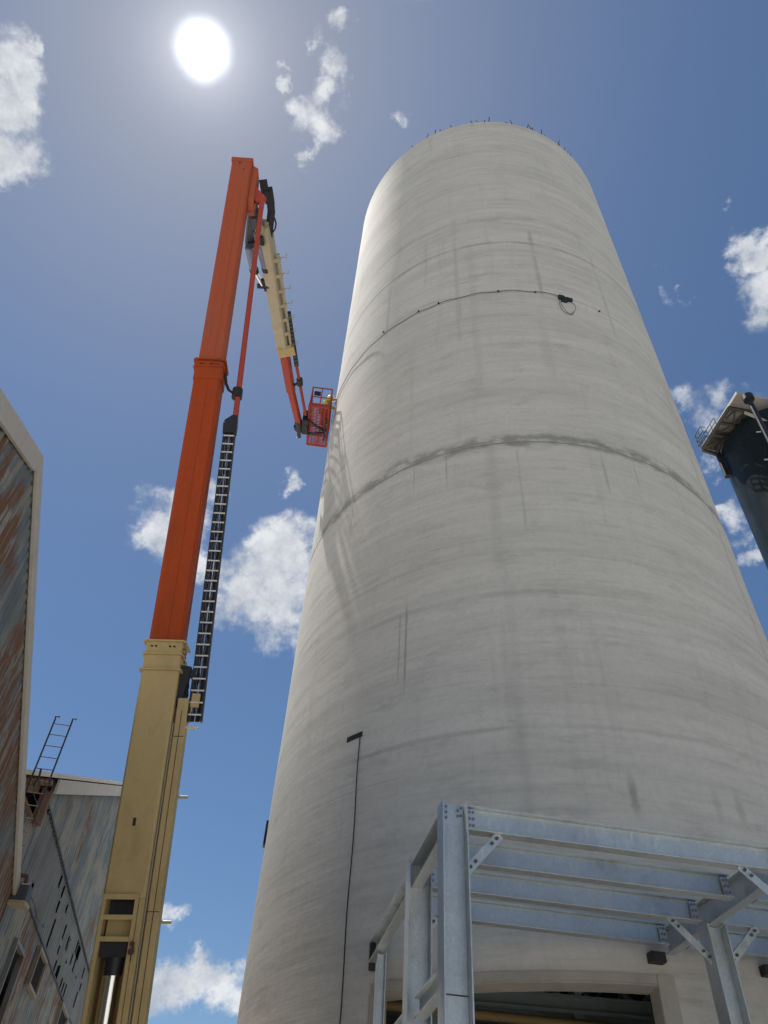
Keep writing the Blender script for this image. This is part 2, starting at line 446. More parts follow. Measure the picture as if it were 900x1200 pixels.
# rebar stubs on the rim: each one a part
rod = None
for i in range(64):
    p = random.uniform(70, 290)
    h = random.uniform(.45, 1.0); lean = Vector((random.uniform(-.12, .12), random.uniform(-.12, .12), 0))
    mb = MB(); b0 = sp(p, RS-.12, HS-.05); mb.tube([b0, b0+Vector((0, 0, h*.6))+lean*.3, b0+Vector((0, 0, h))+lean], .022, 5)
    mb.build('rebar', MT['rust'], silo)
# dark slot high over the opening, bracket hole with coil
def surf_box(phi, z, w, h, d, out=.0):
    p = R(phi); n = Vector((math.sin(p), math.cos(p), 0)); t = Vector((math.cos(p), -math.sin(p), 0))
    return SC + n*(RS+out) + Z*z, t*w/2, n*d/2, Z*h/2
mb = MB(); c_, a_, b_, d_ = surf_box(-135.8, 8.98, .38, .10, .05, -.012)
mb.box(c_, a_, b_, d_); mb.build('slot', MT['dark'], silo)
mb = MB(); c_, a_, b_, d_ = surf_box(-97.3, 8.6, .2, .5, .06, .015)
mb.box(c_, a_, b_, d_); mb.build('wall_box', MT['black'], silo)
mb = MB()
for f_ in ((0, .0), (.12, .05), (-.13, .03), (.05, -.08)):
    c_, a_, b_, d_ = surf_box(169.2, 23.25+f_[1], .2, .2, .1, .03)
    mb.box(c_+a_.normalized()*f_[0], a_*(.9+f_[1]), b_, d_*(.8+f_[0]))
mb.build('hole', MT['dark'], silo)
for phi, z in ((-133.8, 23.6), (-147, 23.5), (-153.5, 23.48), (-171.3, 23.43), (178, 23.4), (158, 23.3)):
    mb = MB(); n = Vector((math.sin(R(phi)), math.cos(R(phi)), 0)); q = SC + n*RS + Z*z
    mb.cyl(q, q+n*.05, .03, n=8); mb.build('anchor_bolt', MT['rust'], silo)

# cables on the silo (they hang from it)
mb = MB(); pts = []
for i in range(70):
    p = -95 - i*(360-169.2-95)/69
    pts.append(sp(p, RS+.03, 23.42 + .03*math.sin(i*.9)))
mb.tube(pts, .008, 5); o = mb.build('ring_cable', MT['hose'], None)
tag(o, 'thin dark cable strung round the upper silo between small bolts', 'cable')
mb = MB(); pts = []
for i in range(30):
    t = i/29; pts.append(sp(-137.3-.6*t+.12*math.sin(i*.8), RS+.025, 8.92*(1-t)+.02*t))
mb.tube(pts, .010, 5); o = mb.build('hanging_cable', MT['hose'], None)
tag(o, 'thin black cable hanging straight down the silo from a small dark slot', 'cable')
mb = MB(); pts = []
for i in range(40):
    t = i/39*2*math.pi*1.7
    pts.append(sp(169.2 + 2.6*math.sin(t)*(1-.3*i/39), RS+.06+.04*math.sin(t*1.7), 22.85 + .42*math.cos(t) - .1*i/39))
mb.tube(pts, .007, 5); o = mb.build('cable_coil', MT['hose'], None)
tag(o, 'loose loop of black cable dangling from a ragged hole high on the silo', 'cable')

# ------------------------------------------------------------------ steel canopy frame
F0 = at_z(530, 943, 5.4); F0.z = 0
def fp(x, y, z): return F0 + U*x + W*y + Z*z
can = empty('steel_canopy_frame', F0, 'unfinished galvanised steel canopy frame standing against the foot of the silo', 'steel frame')
TOP = 5.40
ZB = TOP - .15        # centre of beams (300 deep)
def column(x, y, size=.27, fl=.25, top=TOP-.004, web=U, name='column'):
    mb = MB(); mb.hbeam(fp(x, y, 0), fp(x, y, top), web, size, fl)
    o = mb.build(name, MT['galv'], can, bevel=.003)
    mb = MB(); mb.box(fp(x, y, .012), U*.22, W*.22, Z*.012); mb.build('base_plate', MT['galv'], o)
    return o
def bolts(c, a, b, n, pts, r, parent):
    for i, j in pts:
        q = c + a*i + b*j; mb = MB(); mb.cyl(q - n*.002, q + n*.016, r, n=6); mb.build('bolt', MT['bluegrey'], parent)
colF = column(0, 0); col2 = column(-.0, 1.6); col3 = column(-.0, 3.95, .13, .12, TOP-.32)
col4 = column(3.66, 1.6, .25, .25, TOP-.31); col5 = column(3.75, 0, .27, .25); col6 = column(7.3, 1.6, .25, .25, TOP-.31); col7 = column(7.3, 0)
mb = MB(); c_ = fp(0, -.012, TOP-.10)
mb.box(c_, U*.105, W*.008, Z*.095)
spl = mb.build('splice_plate', MT['galv'], colF)
bolts(c_-W*.008, U, Z, -W, [(-.075, .06), (-.075, .0), (-.075, -.06), (.05, .03), (.05, -.03), (.085, .06), (.085, -.02)], .015, colF)
mb = MB(); c_ = fp(0, -.126, 2.5+1.15); mb.box(fp(0, -.008, 3.63), U*.116, W*.0015, Z*.006); mb.build('weld_seam', MT['rust'], colF)
def beam(x0, y0, x1, y1, z=ZB+.01, size=.26, fl=.13, name='beam'):
    mb = MB(); mb.hbeam(fp(x0, y0, z), fp(x1, y1, z), Z, size, fl, .014, .009)
    return mb.build(name, MT['galv'], can, bevel=.002)
def endplate(x, y, side, axis, parent, z=ZB, nb=3):
    """bolted cleat at a beam end; side = +-1 along axis"""
    mb = MB(); other = W if axis is U else U
    c_ = fp(x, y, z) - other*.04
    mb.box(c_, axis*.045, other*.006, Z*.105)
    mb.build('bolted_cleat', MT['galv'], parent)
    bolts(c_-other*.006, axis, Z, -other, [(.02, (k-(nb-1)/2)*.07) for k in range(nb)] + ([(-.02, (k-(nb-1)/2)*.07) for k in range(nb)] if nb == 3 else []), .015, parent)
b0 = beam(.14, 0, 3.60, 0); endplate(.19, 0, 1, U, b0, nb=3)
for y in (.82, 1.62, 2.5):
    bb = beam(.075, y, 3.525, y); endplate(.14, y, 1, U, bb, nb=2); endplate(3.46, y, -1, U, bb)
for y in (1.62, 2.5):
    bb = beam(3.80, y, 5.18, y); endplate(3.86, y, 1, U, bb, nb=2); endplate(5.12, y, -1, U, bb)
    bb = beam(5.32, y, 7.2, y); endplate(5.38, y, 1, U, bb)
beam(3.9, 0, 7.16, 0); bb = beam(3.80, .82, 7.2, .82)
# side edge channel and the cross beams
mb = MB()
for (ya, yb) in ((.14, 4.45),):
    zc = ZB
    mb.bar(fp(.03, ya, zc), fp(.03, yb, zc), Z, .252, .010)
    mb.bar(fp(-.03, ya, zc+.134), fp(-.03, yb, zc+.134), U, .13, .012)
    mb.bar(fp(-.03, ya, zc-.134), fp(-.03, yb, zc-.134), U, .13, .012)
mb.build('edge_channel', MT['galv'], can, bevel=.002)
mb = MB(); mb.bar(fp(-.04, 4.46, ZB-.05), fp(-.04, 4.52, ZB-.05), Z, .36, .09); mb.build('wall_bracket', MT['black'], can)
for x, ya, yb in ((3.66, .14, 2.72), (5.25, .14, 2.74)):
    mb = MB(); mb.hbeam(fp(x, ya, ZB-.002), fp(x, yb, ZB-.002), Z, .30, .13, .014, .010)
    mb.build('cross_beam', MT['galv'], can, bevel=.002)
    mb = MB(); mb.box(fp(x-.20, 2.74, ZB-.20), U*.10, W*.07, Z*.06); mb.build('wall_bracket', MT['black'], can)
def brace(p, q, side, parent=can, w=.09):
    p = Vector(p); q = Vector(q); mb = MB()
    mb.bar(p, q, side, w, .012); d = (q-p).normalized()
    nrm = d.cross(side).normalized(); s2 = (side - d*side.dot(d)).normalized()
    mb.bar(p + s2*w*.46 - nrm*.02, q + s2*w*.46 - nrm*.02, nrm, .05, .01)
    if nrm.dot(CAM - p) < 0: nrm = -nrm
    kb = mb.build('knee_brace', MT['galv'], parent, bevel=.001)
    for e, sg in ((p, 1), (q, -1)):
        for k in (.06, .14):
            c_ = e + d*k*sg; mb = MB(); mb.cyl(c_ + nrm*.004, c_ + nrm*.028, .018, n=6); mb.build('bolt', MT['darkgrey'], kb)
brace(fp(.13, -.02, 4.72), fp(.50, -.02, 5.13), Z)
brace(fp(.13, 1.58, 4.72), fp(.50, 1.58, 5.13), Z)
brace(fp(3.16, -.02, 5.14), fp(3.64, -.02, 4.72), Z)
brace(fp(3.10, 1.58, 5.14), fp(3.56, 1.58, 4.70), Z)
brace(fp(3.78, 1.58, 4.70), fp(4.25, 1.58, 5.14), Z)
brace(fp(5.45, 1.58, 5.14), fp(5.0, 1.58, 4.8), Z)
mb = MB(); mb.hbeam(fp(.0, .14, 3.86), fp(0, 1.46, 3.86), Z, .20, .12); mb.build('side_rail', MT['galv'], can, bevel=.002)
mb = MB(); mb.hbeam(fp(.0, 1.74, 3.9), fp(0, 3.88, 3.9), Z, .14, .1); mb.build('side_rail', MT['galv'], can, bevel=.002)

# ------------------------------------------------------------------ warehouses
def wp(a, p, z): return W*a - U*p + Z*z       # along, distance to the left, height
NW = U                                        # wall faces +U
def gable_z(a, apex_a, apex_z, sl): return apex_z - sl*abs(a-apex_a)
def corr(mb, a0, a1, p, zlo, zhi, pitch=.2, depth=.032, holes=None, rows=None):
    """trapezoid corrugated sheet; zlo, zhi functions of a"""
    n = int((a1-a0)/(pitch/4)); prof = (0, 0, 1, 1)
    prev = None
    for i in range(n+1):
        a = a0 + (a1-a0)*i/n; off = prof[i % 4]*depth
        k = rows or 1
        z0, z1 = zlo(a), zhi(a)
        cur = [mb.bm.verts.new(wp(a, p-off, z0 + (z1-z0)*j/k)) for j in range(k+1)]
        if prev:
            for j in range(k):
                am = a - (a1-a0)/n/2; zm = z0 + (z1-z0)*(j+.5)/k
                if holes and any(h[0] <= am <= h[1] and h[2] <= zm <= h[3] for h in holes): continue
                mb.bm.faces.new((prev[j], cur[j], cur[j+1], prev[j+1]))
        prev = cur
SL = .468
# near warehouse: gable A
A_AP, A_Z, A0, A1, PA = 7.09, 8.98, .62, 13.50, 3.5
wa = empty('gable_warehouse', wp(7, 10, 0), 'nearer rusty blue metal warehouse with a pale edged gable end, far left', 'warehouse')
mb = MB(); za = lambda a: gable_z(a, A_AP, A_Z, SL) - .08
corr(mb, A0+.10, A1-.10, PA+.062, lambda a: 0, za, .14, .022)
o = mb.build('wall', MT['sheet'], wa)
mb = MB()      # box body behind the sheet
pr = [(A0+.2, 0), (A1-.2, 0), (A1-.2, za(A1)-.1), (A_AP, A_Z-.25), (A0+.2, za(A0)-.1)]
mb.hexa([wp(a, PA+.12, z) for a, z in pr], [wp(a, PA+18, z) for a, z in pr]); mb.build('wall_frame', MT['rust'], wa)
def roof_panels(parent, ap, az, a0, a1, p0, p1, mat, sl=SL, th=.07):
    for e in (a0, a1):
        mb = MB(); ze = az - sl*abs(e-ap)
        mb.hexa([wp(ap, p0, az), wp(e, p0, ze), wp(e, p0, ze+th), wp(ap, p0, az+th)],
                [wp(ap, p1, az), wp(e, p1, ze), wp(e, p1, ze+th), wp(ap, p1, az+th)])
        mb.build('roof', mat, parent)
roof_panels(wa, A_AP, A_Z+.01, A0-.1, A1+.1, PA+.02, PA+18.2, MT['roof_sheet'])
for e in (A0, A1+.02):
    mb = MB(); ze = gable_z(e, A_AP, A_Z, SL); hh = .30 if e == A0 else .19
    mb.hexa([wp(A_AP, PA-.02, A_Z+.09), wp(e, PA-.02, ze+.09), wp(e, PA-.02, ze+.09-hh), wp(A_AP, PA-.02, A_Z+.09-hh)],
            [wp(A_AP, PA+.03, A_Z+.09), wp(e, PA+.03, ze+.09), wp(e, PA+.03, ze+.09-hh), wp(A_AP, PA+.03, A_Z+.09-hh)])
    mb.build('barge_board', MT['whitetrim'], wa, bevel=.004)
mb = MB(); mb.bar(wp(9.4, PA+.10, 7.87), wp(9.1, PA+.07, 7.35), W, .05, .02); mb.bar(wp(9.1, PA+.07, 7.35), wp(9.9, PA+.08, 7.5), W, .03, .02)
mb.build('loose_flashing', MT['rust'], wa)

# far warehouse: gable B
B_AP, B_Z, B0, B1, PB = 22.4, 11.98, 13.95, 30.9, 3.9
wb = empty('slotted_warehouse', wp(22, 12, 0), 'farther blue metal warehouse behind the boom lift, with a band of slotted grey sheets', 'warehouse')
zb = lambda a: gable_z(a, B_AP, B_Z, SL) - .10
# upper sheets
mb = MB(); corr(mb, 15.2, B1-.1, PB+.10, lambda a: min(8.11, zb(a)-.05), zb, .2, .03); mb.build('upper_wall', MT['sheet_far'], wb)
mb = MB(); corr(mb, 12.2, 15.2, PB+.16, lambda a: 0, lambda a: min(zb(a)-.35, 7.6), .2, .03); mb.build('end_wall', MT['sheet_far'], wb)
# slotted band: real openings between the ribs
def pxw(x, y, p):
    r = ray(x, y); n = -U; q = CAM + r*(p/r.dot(n)); return q.dot(W), q.z
hol = []
segs = [((255,190),(222,300),1),((440,155),(415,235),1),((455,210),(432,300),1),((425,315),(395,400),1),((480,330),(458,410),1),((397,435),(365,540),1),
        ((362,550),(338,620),1),((465,470),(437,560),1),((485,545),(462,650),2),((540,570),(518,680),3),((556,600),(530,690),1),((425,605),(402,660),1),
        ((405,705),(380,790),1),((416,725),(388,815),1),((427,740),(396,835),1),((510,660),(487,740),1),((524,690),(500,780),1),((470,705),(460,735),1),
        ((440,830),(415,910),1),((452,850),(425,940),1),((465,870),(435,970),1),((580,745),(562,825),1),((562,860),(545,910),1),((535,915),(508,1015),1),((526,805),(518,830),1)]
step = .1
for (a, b_, n) in segs:
    x0, y0 = a[0]/5.625, 1000+a[1]/5.625; x1, y1 = b_[0]/5.625, 1000+b_[1]/5.625
    aa, z1_ = pxw(x0, y0, PB); ab, z0_ = pxw(x1, y1, PB)
    am = round((aa+ab)/2/.2)*.2
    for k in range(n):
        hol.append((am+k*.3-.085, am+k*.3+.085, z0_, z1_))
mb = MB(); corr(mb, 15.6, B1-.15, PB+.12, lambda a: 6.70, lambda a: 8.11, .2, .03, holes=hol, rows=22); mb.build('slotted_panel', MT['sheet_grey'], wb)
mb = MB(); corr(mb, 15.2, 15.6, PB+.14, lambda a: 6.70, lambda a: 8.11, .2, .03); mb.build('edge_panel', MT['sheet'], wb)
# lower wall with the openings of windows
wins = [(18.5, 19.5, 5.90, 6.55), (22.95, 24.3, 5.75, 6.6), (16.4, 17.25, 3.2, 6.06)]
mb = MB(); corr(mb, 15.2, B1-.1, PB+.10, lambda a: 0, lambda a: 6.70, .2, .03, holes=wins, rows=90); mb.build('lower_wall', MT['sheet_far'], wb)
for (z_, pp) in ((8.11, PB+.055), (6.70, PB+.05)):
    mb = MB(); mb.bar(wp(15.2, pp, z_), wp(B1-.15, pp, z_), Z, .035, .02); mb.build('seam_flashing', MT['black'], wb)
for i, (a, b_, z0, z1) in enumerate(wins):
    mb = MB(); t = .06
    for (p1, p2) in (((a, z0), (b_, z0)), ((a, z1), (b_, z1))):
        mb.bar(wp(p1[0]-t, PB+.03, p1[1]), wp(p2[0]+t, PB+.03, p2[1]), Z, t, .09)
    for e in (a, b_): mb.bar(wp(e, PB+.028, z0+t/2), wp(e, PB+.028, z1-t/2), W, t, .09)
    wf = mb.build('window' if i < 2 else 'doorway', MT['beige'] if i != 2 else MT['sheet_grey'], wb)
    if i < 2:
        mb = MB(); n = int((b_-a)/.085)
        for k in range(n):
            x_ = a + (b_-a)*(k+.5)/n
            mb.bar(wp(x_, PB+.05, z0+.05), wp(x_, PB+.05, z1-.05), (W+U*1.2).normalized(), .05, .008)
        mb.build('louvre', MT['black'], wf)
    else:
        mb = MB(); mb.box(wp((a+b_)/2+.15, PB+.2, (z0+z1)/2), W*(b_-a)*.35, U*.02, Z*(z1-z0)*.46); mb.build('door_leaf', MT['sheet_grey'], wf)
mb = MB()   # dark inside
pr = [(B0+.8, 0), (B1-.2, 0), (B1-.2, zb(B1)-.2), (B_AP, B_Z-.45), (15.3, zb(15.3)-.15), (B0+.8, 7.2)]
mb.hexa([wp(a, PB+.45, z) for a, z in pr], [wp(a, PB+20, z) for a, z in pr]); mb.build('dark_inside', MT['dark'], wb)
roof_panels(wb, B_AP, B_Z+.02, 12.7, B1+.3, PB+.0, PB+20, MT['roof_sheet'], th=.09)
mb = MB()   # barge board only from the broken edge onward
for (e0, e1) in ((15.05, B_AP), (B_AP, B1+.2)):
    q = [(e0, gable_z(e0, B_AP, B_Z, SL)), (e1, gable_z(e1, B_AP, B_Z, SL))]
    hh = .30
    mb.hexa([wp(q[0][0], PB-.05, q[0][1]-.01), wp(q[1][0], PB-.05, q[1][1]-.01), wp(q[1][0], PB-.05, q[1][1]-hh), wp(q[0][0], PB-.05, q[0][1]-hh)],
            [wp(q[0][0], PB-.002, q[0][1]-.01), wp(q[1][0], PB-.002, q[1][1]-.01), wp(q[1][0], PB-.002, q[1][1]-hh), wp(q[0][0], PB-.002, q[0][1]-hh)])
mb.build('barge_board', MT['whitetrim'], wb)
# bare purlins and boards where the board is gone
mb = MB()
for k in range(6):
    a = 13.2 + k*.33; z_ = gable_z(a, B_AP, B_Z, SL) - .09
    mb.bar(wp(a, PB+.03, z_), wp(a, PB+1.2, z_), W, .12, .09)
mb.bar(wp(13.1, PB+.3, gable_z(13.1, B_AP, B_Z, SL)-.22), wp(15.0, PB+.3, gable_z(15.0, B_AP, B_Z, SL)-.22), Z, .16, .08)
mb.bar(wp(15.05, PB+.06, 8.25), wp(15.05, PB+.06, 7.62), W, .10, .10)
mb.bar(wp(13.2, PB+.12, 7.50), wp(15.1, PB+.12, 7.62), Z, .06, .06)
mb.build('exposed_purlins', MT['wood'], wb)
mb = MB(); mb.bar(wp(14.25, PB-.05, 7.95), wp(14.25, PB-.05, 7.45), W, .14, .06); mb.bar(wp(14.25, PB-.05, 7.45), wp(14.65, PB-.05, 7.50), Z, .1, .06)
mb.build('steel_bracket', MT['rust'], wb)

# roof ladder
lad = empty('roof_ladder', at_depth(45, 900, 12.2), 'narrow rusty ladder sticking up past the broken roof edge of the farther warehouse', 'ladder')
L0, L1 = at_depth(24, 985, 12.6), at_depth(65, 840, 13.15)
dl = Vector((0, 0, 1))
la_, lz_ = pxw(65, 842, 3.86)
base_l = wp(la_, 3.86, 0); base_r = wp(la_, 3.86, 0) + U*.30
zt = lz_
for bq in (base_l, base_r):
    mb = MB(); q = bq
    mb.tube([q+Z*6.9, q+Z*zt, q+Z*(zt+.04)-U*.01, q+Z*(zt+.05)+U*.04, q+Z*(zt+.03)+U*.06], .015, 7)
    mb.build('rail', MT['black'], lad)
for k in range(11):
    z_ = zt - .10 - k*.215
    mb = MB(); mb.cyl(base_l+Z*z_, base_r+Z*z_, .008, n=6); mb.build('rung', MT['rust'], lad)
mb = MB(); q = base_l + U*.10 + Z*(zt-.98) - W*.02
mb.tube([q, q+Z*-.12+U*.02, q-Z*.3-U*.01], .02, 6); mb.tube([q-Z*.3, q-Z*.42+U*.03, q-Z*.52+U*.1, q-Z*.60+U*.16], .007, 5)
o = mb.build('rope', MT['hose'], None); tag(o, 'short dark rope hanging from a lower rung of the roof ladder', 'rope')

# flood light
fl = wp(13.58, 3.42, 6.02)
lamp = empty('flood_light', fl, 'small boxy grey flood light under the eave corner of the nearer warehouse', 'lamp')
mb = MB(); mb.hexa([fl+Vector(v) for v in ((-.13, -.12, -.20), (.13, -.12, -.20), (.13, .12, -.20), (-.13, .12, -.20))],
                   [fl+Vector(v) for v in ((-.10, -.08, .06), (.10, -.08, .06), (.10, .10, .06), (-.10, .10, .06))]); mb.build('housing', MT['darkgrey'], lamp, bevel=.01)
mb = MB(); mb.box(fl-Z*.225, Vector((.145, 0, 0)), Vector((0, .135, 0)), Z*.023); mb.build('lens_frame', MT['tan'], lamp, bevel=.004)
mb = MB(); mb.bar(fl+Z*.06, fl+Z*.2-U*.02, U, .05, .05); mb.bar(fl+Z*.2-U*.02, fl+Z*.2-U*.25, Z, .05, .05); mb.build('bracket', MT['rust'], lamp)
mb = MB(); ks = [(36, 1050), (41, 1062), (43, 1076), (47, 1082), (52, 1087), (49, 1085), (52, 1083)]
pts = []
for x, y in ks:
    a, z_ = pxw(x, y, PB-.02); pts.append(wp(a, PB-.02, z_))
mb.tube(pts, .014, 5); o = mb.build('loose_wire', MT['hose'], None); tag(o, 'short loose wire curling off the wall right of the flood light', 'wire')

# ------------------------------------------------------------------ dark silo on the right with its top platform
dc_az = R(39.86); DC = Vector((math.sin(dc_az)*26, math.cos(dc_az)*26, 0)); RD = 2.2
ds = empty('dark_silo', DC, 'dark blue steel silo with a truss platform round its top, far right', 'silo')
def dark_metal():
    m, nt, b = new_mat('dark_blue_steel'); L = nt.links
    tc = N(nt, 'ShaderNodeTexCoord').outputs['Object']
    n1 = noise_(nt, tc, .5, 5, .6); n2 = noise_(nt, tc, 1.2, 4, .6, mapscale=(1, 1, .25))
    b.inputs['Specular IOR Level'].default_value = .06
    c = mix(nt, smooth(nt, n2, .5, .62, 0, .5), (.012, .019, .024), (.022, .030, .035))
    L.new(c, b.inputs['Base Color']); b.inputs['Metallic'].default_value = 0
    L.new(smooth(nt, n1, .3, .7, .25, .4), b.inputs['Roughness'])
    bump(nt, b, n1, .04, .3)
    return m
MT['darksteel'] = dark_metal()
HD = 28.40
mb = MB(); mb.cyl(DC, DC+Z*HD, RD, n=72); mb.build('shell', MT['darksteel'], ds, smooth=True)
def dp(az_deg, r, z): return DC + Vector((math.sin(R(az_deg))*r, math.cos(R(az_deg))*r, z))
# facing directions around DC: camera lies at azimuth 222
for k, z_ in enumerate((27.2, 25.6, 23.6)):
    mb = MB(); a_ = 226 + 5*k
    mb.bar(dp(a_, RD+.01, z_), dp(a_+4, RD+.01, z_+.12), Z, .05, .03); mb.build('weld_tab', MT['chain_bar'], ds)
# overhanging deck, side walkway, beams below it
PZ = 28.6
def pp(x, y, z): return DC + U*x + W*y + Z*z
mb = MB(); mb.box(pp(.65, -.35, PZ+.22), U*3.28, W*1.56, Z*.05); mb.build('platform_deck', MT['deckgrey'], ds, bevel=.01)
mb = MB(); mb.bar(pp(-2.66, -1.90, PZ+.24), pp(-2.68, 1.2, PZ+.24), Z, .16, .04); mb.build('deck_edge', MT['whitetrim'], ds)
mb = MB()
for (p, q, w_) in (((-2.76, -1.27), (4, -1.27), .16), ((-2.74, -1.27), (-2.78, 1.05), .12), ((-2.78, 1.05), (-1.8, 1.2), .14), ((-2.76, -.48), (-1.7, -.48), .14), ((-2.78, .18), (-1.9, .18), .10), ((-2.0, -1.2), (-1.75, -.5), .12)):
    mb.hbeam(pp(*p, PZ), pp(*q, PZ), Z, w_, .11)
for (p, q) in (((-2.70, -.50), (-2.45, -1.2)), ((-2.45, -1.2), (-2.15, -.5)), ((-2.15, -.5), (-1.9, -1.2)), ((-2.7, .16), (-2.2, -.45)), ((-2.75, .9), (-2.1, .2))):
    mb.bar(pp(*p, PZ-.02), pp(*q, PZ-.02), Z, .06, .06)
mb.build('platform_frame', MT['platgrey'], ds)
mb = MB()
for k in range(18):
    v_ = .0 + k*.058; mb.bar(pp(-2.74, v_, PZ+.09), pp(-2.0, v_, PZ+.09), Z, .03, .014)
mb.build('walkway_grating', MT['platgrey'], ds)
mb = MB(); mb.bar(pp(-2.05, -1.25, PZ-.1), pp(-1.45, -1.55, PZ-1.0), U, .11, .11); mb.build('strut', MT['whitetrim'], ds)
mb = MB(); mb.box(pp(-1.42, -1.62, PZ-1.05), U*.10, W*.12, Z*.10); mb.build('strut_foot', MT['black'], ds)
mb = MB(); mb.cyl(pp(-2.12, .98, PZ-.1), pp(-2.12, .98, PZ-1.7), .12); mb.build('drain_pipe', MT['black'], ds, smooth=True)
mb = MB(); mb.tube([pp(-2.1, .1, PZ-.1), pp(-2.3, .4, PZ-.2), pp(-2.25, .85, PZ-.3)], .08, 8); mb.build('bent_pipe', MT['black'], ds, smooth=True)
for k in range(5):
    t_ = k/4; q = pp(-2.78, -.3+1.35*t_, PZ)
    mb = MB(); mb.cyl(q, q+Z*.55, .018, n=6); mb.build('rail_post', MT['yellow'] if k > 2 else MT['platgrey'], ds)
mb = MB()
for zz in (.28, .55): mb.tube([pp(-2.78, -.3, PZ+zz), pp(-2.79, 1.05, PZ+zz), pp(-2.2, 1.15, PZ+zz)], .016, 6)
mb.build('guard_rail', MT['platgrey'], ds)
mb = MB()
for zz in (0, .35, .7): mb.tube([pp(-2.80, .95, PZ+zz), pp(-3.02, .90, PZ+zz), pp(-3.02, .35, PZ+zz), pp(-2.8, .35, PZ+zz)], .02, 6)
for (a, b_) in ((-3.02, .90), (-3.02, .35), (-3.02, .62)): mb.tube([pp(a, b_, PZ), pp(a, b_, PZ+.7)], .02, 6)
mb.build('access_cage', MT['platgrey'], ds)
vp_ = at_z(877, 467, 28.3); vx = Vector((vp_.x, vp_.y, 0))
mb = MB(); mb.cyl(vx, vx+Z*28.3, .10); mb.cyl(vx+Z*28.2, vx+Z*28.45, .22); mb.build('vent_pipe', MT['black'], ds, smooth=True)

# ------------------------------------------------------------------ boom lift
def bd(y): return 1/(.0518 + (y-190)*4.75e-5)
def BP(x, y, dd=0): return at_depth(x, y, bd(y)+dd)
Tb = BP(285, 194); Bb = BP(134, 1150)
dB = (Tb-Bb).normalized()
sB = Vector((1, .04, 0)); sB = (sB - dB*sB.dot(dB)).normalized(); nB = sB.cross(dB)
if nB.dot(CAM-Bb) < 0: nB = -nB
LB = (Tb-Bb).length
def t_of(x, y):
    """closest parameter on the boom axis for a pixel"""
    r = ray(x, y).normalized(); w0 = Bb-CAM; b_ = dB.dot(r); d_ = dB.dot(w0); e_ = r.dot(w0)
    return (b_*e_-d_)/(1-b_*b_)
def bp(t, s, n): return Bb + dB*t + sB*s + nB*n
t_col = t_of(197, 757); t_or = t_of(246, 432)
t_low = -(Bb.z-1.9)/dB.z
base_pt = bp(t_low, 0, 0)
lift = empty('boom_lift', Vector((base_pt.x, base_pt.y, 0)), 'tall orange and cream boom lift reaching up beside the pale concrete silo', 'boom lift')
t_slot0 = t_of(137, 1054)
# base section: plain box above the cylinder recess, side plates beside it
mb = MB(); Wb, Db = .58, .48
mb.bar(bp(t_slot0, 0, 0), bp(t_col, 0, 0), sB, Wb, Db, chamfer=.03)
bs = mb.build('base_section', MT['cream'], lift, bevel=.006)
mb = MB()
for sg in (-1, 1): mb.bar(bp(t_low, sg*(Wb/2-.035), 0), bp(t_slot0-.002, sg*(Wb/2-.035), 0), sB, .07, Db)
mb.bar(bp(t_low, 0, -Db/2+.03), bp(t_slot0-.004, 0, -Db/2+.03), sB, Wb-.15, .05)
mb.build('base_channel', MT['cream'], lift, bevel=.006)
# frame round the recess and cross bars
tA, tB_, tC = t_of(137, 1062), t_of(135, 1074), t_of(130, 1102)
mb = MB()
for tq, h in ((t_slot0+.02, .07), (tB_-.02, .06), (tC+.01, .06)):
    mb.bar(bp(tq, -Wb/2+.06, Db/2+.012), bp(tq, Wb/2-.10, Db/2+.012), dB, h, .05)
mb.bar(bp(t_slot0+.05, Wb/2-.10, Db/2+.008), bp(t_low+1.5, Wb/2-.10, Db/2+.008), sB, .05, .07)
mb.bar(bp(t_slot0+.05, -Wb/2+.045, Db/2+.008), bp(t_low+1.5, -Wb/2+.045, Db/2+.008), sB, .05, .07)
mb.build('recess_frame', MT['cream'], lift, bevel=.003)
mb = MB(); mb.bar(bp(tC+.03, 0, .10), bp(tB_-.04, 0, .10), sB, Wb-.2, .05); mb.build('recess_panel', MT['cream'], lift)
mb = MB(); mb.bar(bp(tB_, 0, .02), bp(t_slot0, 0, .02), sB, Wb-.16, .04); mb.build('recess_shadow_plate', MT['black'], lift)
# lift cylinder
t_h0, t_h1 = t_of(127, 1122), t_of(127, 1143)
mb = MB(); mb.bar(bp(tC-.02, -.01, .10), bp(t_h0, -.01, .10), sB, Wb-.18, .22)
mb.cyl(bp(t_h0, -.01, .12), bp(t_h1, -.01, .12), .125, .12, n=24); mb.build('cylinder_head', MT['black'], lift, smooth=True)
mb = MB(); mb.cyl(bp(t_h1+.02, -.01, .12), bp(t_low-.2, -.03, .14), .095, n=28); mb.build('cylinder_rod', MT['chrome'], lift, smooth=True)
mb = MB(); q = bp(t_of(158, 1107), Wb/2-.07, Db/2+.03)
mb.cyl(q, q+nB*.05, .03, n=10); mb.cyl(q-dB*.09, q-dB*.09+nB*.05, .04, n=10); mb.tube([q, q-dB*.05+nB*.03+sB*.03, q-dB*.09, q-dB*.2], .01, 5)
mb.build('valve', MT['rust'], lift)
